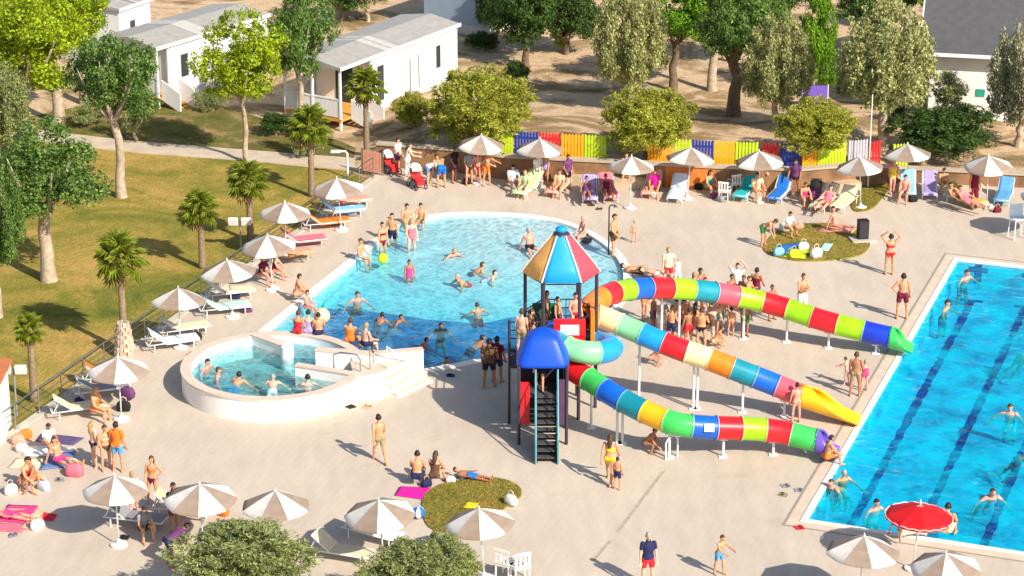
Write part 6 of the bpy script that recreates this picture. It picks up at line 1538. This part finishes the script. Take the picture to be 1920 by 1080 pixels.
  (674, 486, .04, 'sitc', 60, 1.0, 1, 'sb', 'trunks:pale', 'man sitting on the straight pool edge feet in the water'),
  (556, 566, .0, 'sitg', 100, .98, 1, 'sd', 'trunks:salmon', 'bather sitting up on the deck at the pool edge'),
  (574, 577, .04, 'sitc', 70, .8, 3, 'sb', 'brief:pink', 'child on the pool edge beside a sitting bather'),
  (1096, 443, .04, 'sitc', -60, .98, 3, 'sg', 'brief:navy', 'bather sitting at the curved rim above the striped roof'),
  (558, 625, SPA_H, 'sitc', 150, .95, 1, 'sb', 'onepiece:red', 'person in red sitting on the back rim of the spa'),
  (578, 624, SPA_H, 'sitc', 170, .95, 0, 'sd', 'onepiece:lav', 'person in lavender on the back spa rim'),
  (598, 627, SPA_H, 'sitc', 190, .9, 1, 'sd', 'trunks:navy', 'person on the back spa rim holding the big ball'),
  (656, 640, SPA_H, 'sitc', 160, .95, 1, 'sb', 'onepiece:orange', 'person in orange sitting on the spa rim near the channel'),
  (684, 648, SPA_H, 'sitc', 130, .95, 0, 'sy', 'trunks:navy', 'pale person on the spa rim next to the channel wall'),
  (782, 912, 0, 'sitg', 175, 1.02, 1, 'sd', 'trunks:navy', 'larger of two people sitting back to us by the magenta towel'),
  (815, 910, 0, 'sitg', 165, .98, 1, 'lb', 'onepiece:brown', 'smaller of two people sitting back to us by the grass bed'),
  (882, 897, .04, 'lie', 70, .8, 2, 'sd', 'trunks:blue', 'child lying behind the brown grass bed'),
  (48, 916, 0, 'sitg', 60, .98, 1, 'sd', 'onepiece:red', 'person in red sitting beside the white bag'),
  (64, 915, 0, 'sitg', -40, .98, 2, 'sb', 'brief:brown', 'brown person sitting close to the one in red'),
  (1565, 432, .1, 'sitl', 60, .95, 3, 'sd', 'brief:salmon', 'sunbather on the salmon towel of the round grass bed'),
  (1476, 440, .06, 'sitg', 40, .9, 1, 'sd', 'shirt:white', 'person in white sitting at the back of the round grass bed'),
  (1549, 872, .0, 'sitg', 110, .9, 1, 'sd', 'trunks:orange', 'person sitting at the pool edge below the purple chute'),
  (1772, 1012, .0, 'sitg', 160, 1.0, 1, 'sd', 'trunks:peach', 'person sitting under the right rim of the red parasol'),
  (1690, 1012, .0, 'sitl', 120, .95, 0, 'lb', 'brief:white', 'person with stretched legs under the red parasol'),
  (490, 530, 0, 'sitg', 60, .98, 3, 'sd', 'shirt:maroon', 'seated person in maroon shirt under the lawn row parasol'),
  (514, 522, 0, 'sitg', 80, .95, 3, 'sd', 'onepiece:maroon', 'second seated person in maroon by the parasol pole')]),
 (SPA, [(383, 688, SPA_H - .34, 'wade', 60, .95, 3, 'sd', 'trunks:navy', 'bather at the left wall of the spa'),
  (402, 706, SPA_H - .34, 'wade', 90, 1.0, 3, 'sb', 'onepiece:red', 'reddish bather leaning on the spa rim'),
  (438, 722, SPA_H - .34, 'swim', 160, .95, 1, 'sd', 'trunks:blue', 'dark-haired bather at the front rim of the spa'),
  (510, 726, SPA_H - .34, 'swim', 180, .9, 0, 'sg', 'trunks:white', 'bather half lost in the spa foam'),
  (578, 722, SPA_H - .34, 'wade', 190, .95, 0, 'sd', 'brief:black', 'pale bather with black hair by the inner spa wall')]),
 (SWIM, [(1806, 520, WZ, 'wade', 40, 1.05, 3, 'sb', 'trunks:navy', 'swimmer in the far corner of the swimming pool'),
  (1768, 578, WZ, 'wade', 60, 1.05, 1, 'sd', 'trunks:plum', 'swimmer holding the long edge above the highest slide exit'),
  (1578, 896, WZ, 'wade', 20, 1.0, 1, 'sg', 'trunks:white', 'upper of two swimmers below the purple chute'),
  (1572, 908, WZ, 'swim', -40, .95, 3, 'sb', 'brief:salmon', 'lower of two swimmers below the purple chute'),
  (1637, 952, WZ, 'wade', 30, 1.05, 3, 'sd', 'onepiece:white', 'swimmer closest to the red parasol'),
  (1850, 924, WZ, 'swim', 10, 1.1, 3, 'sb', 'onepiece:pink', 'swimmer with spread arms right of the red parasol'),
  (1895, 772, WZ, 'wade', -20, 1.05, 3, 'sb', 'trunks:white', 'swimmer near the right edge halfway up the pool'),
  (1916, 662, WZ, 'swim', 100, 1.0, 3, 'sd', 'trunks:green', 'swimmer cut by the right edge of the pool view'),
  (1908, 854, WZ, 'swim', 80, 1.0, 2, 'sd', 'trunks:navy', 'dark swimmer at the right edge above the spread arms swimmer')]),
 (BED, [(1100, 366, .36, 'recline', 0, .95, 2, 'sd', 'onepiece:plum', 'dark sunbather on the lavender towel'), (1138, 362, .36, 'recline', 8, .95, 2, 'sd', 'onepiece:maroon', 'dark sunbather beside the lavender towel one'),
  (1228, 352, .38, 'sitc', -10, .95, 1, 'sb', 'shirt:magenta', 'person in magenta top on the pinkish sunbed'), (1290, 348, 0, 'relax', 30, .95, 2, 'sd', 'shirt:maroon trunks:orange', 'person in maroon behind the pale blue sunbed'),
  (1418, 358, .38, 'sitc', 20, .95, 1, 'sd', 'shirt:peach', 'person sitting up between the teal and blue sunbeds'), (1697, 362, .38, 'sitc', -20, .95, 3, 'sd', 'brief:navy', 'person sitting up on the light blue sunbed'),
  (1796, 378, .36, 'recline', 40, .95, 1, 'sd', 'brief:brown', 'left sunbather on the mustard towel'), (1815, 384, .36, 'recline', 45, .95, 3, 'sb', 'onepiece:pink', 'right sunbather on the mustard towel'),
  (1050, 352, .38, 'sitc', -20, .95, 1, 'sb', 'shirt:peach', 'person on the tall-backed salmon sunbed'), (986, 352, .38, 'sitc', -25, .9, 0, 'sy', 'shirt:lgreen', 'person in pale green on the second parasol\'s sunbed'),
  (545, 484, .36, 'recline', 108, 1.0, 1, 'sb', 'brief:orange', 'orange-tanned sunbather by the lawn row'), (640, 384, .36, 'recline', 108, .95, 3, 'sb', 'brief:red', 'sunbather on the last lawn side sunbed'),
  (178, 770, .36, 'sitc', 70, .98, 1, 'ly', 'onepiece:orange', 'blond person in orange on the cream sunbed'), (352, 962, .36, 'recline', 85, .95, 1, 'sy', 'brief:peach', 'peach-toned sunbather under the second near parasol'),
  (1550, 384, .36, 'recline', -28, .95, 3, 'sb', 'onepiece:pink', 'sunbather with pink suit near the grass wedge')]),
]
for grp, rows in PEOPLE:
    for row in rows: person(*row, grp)
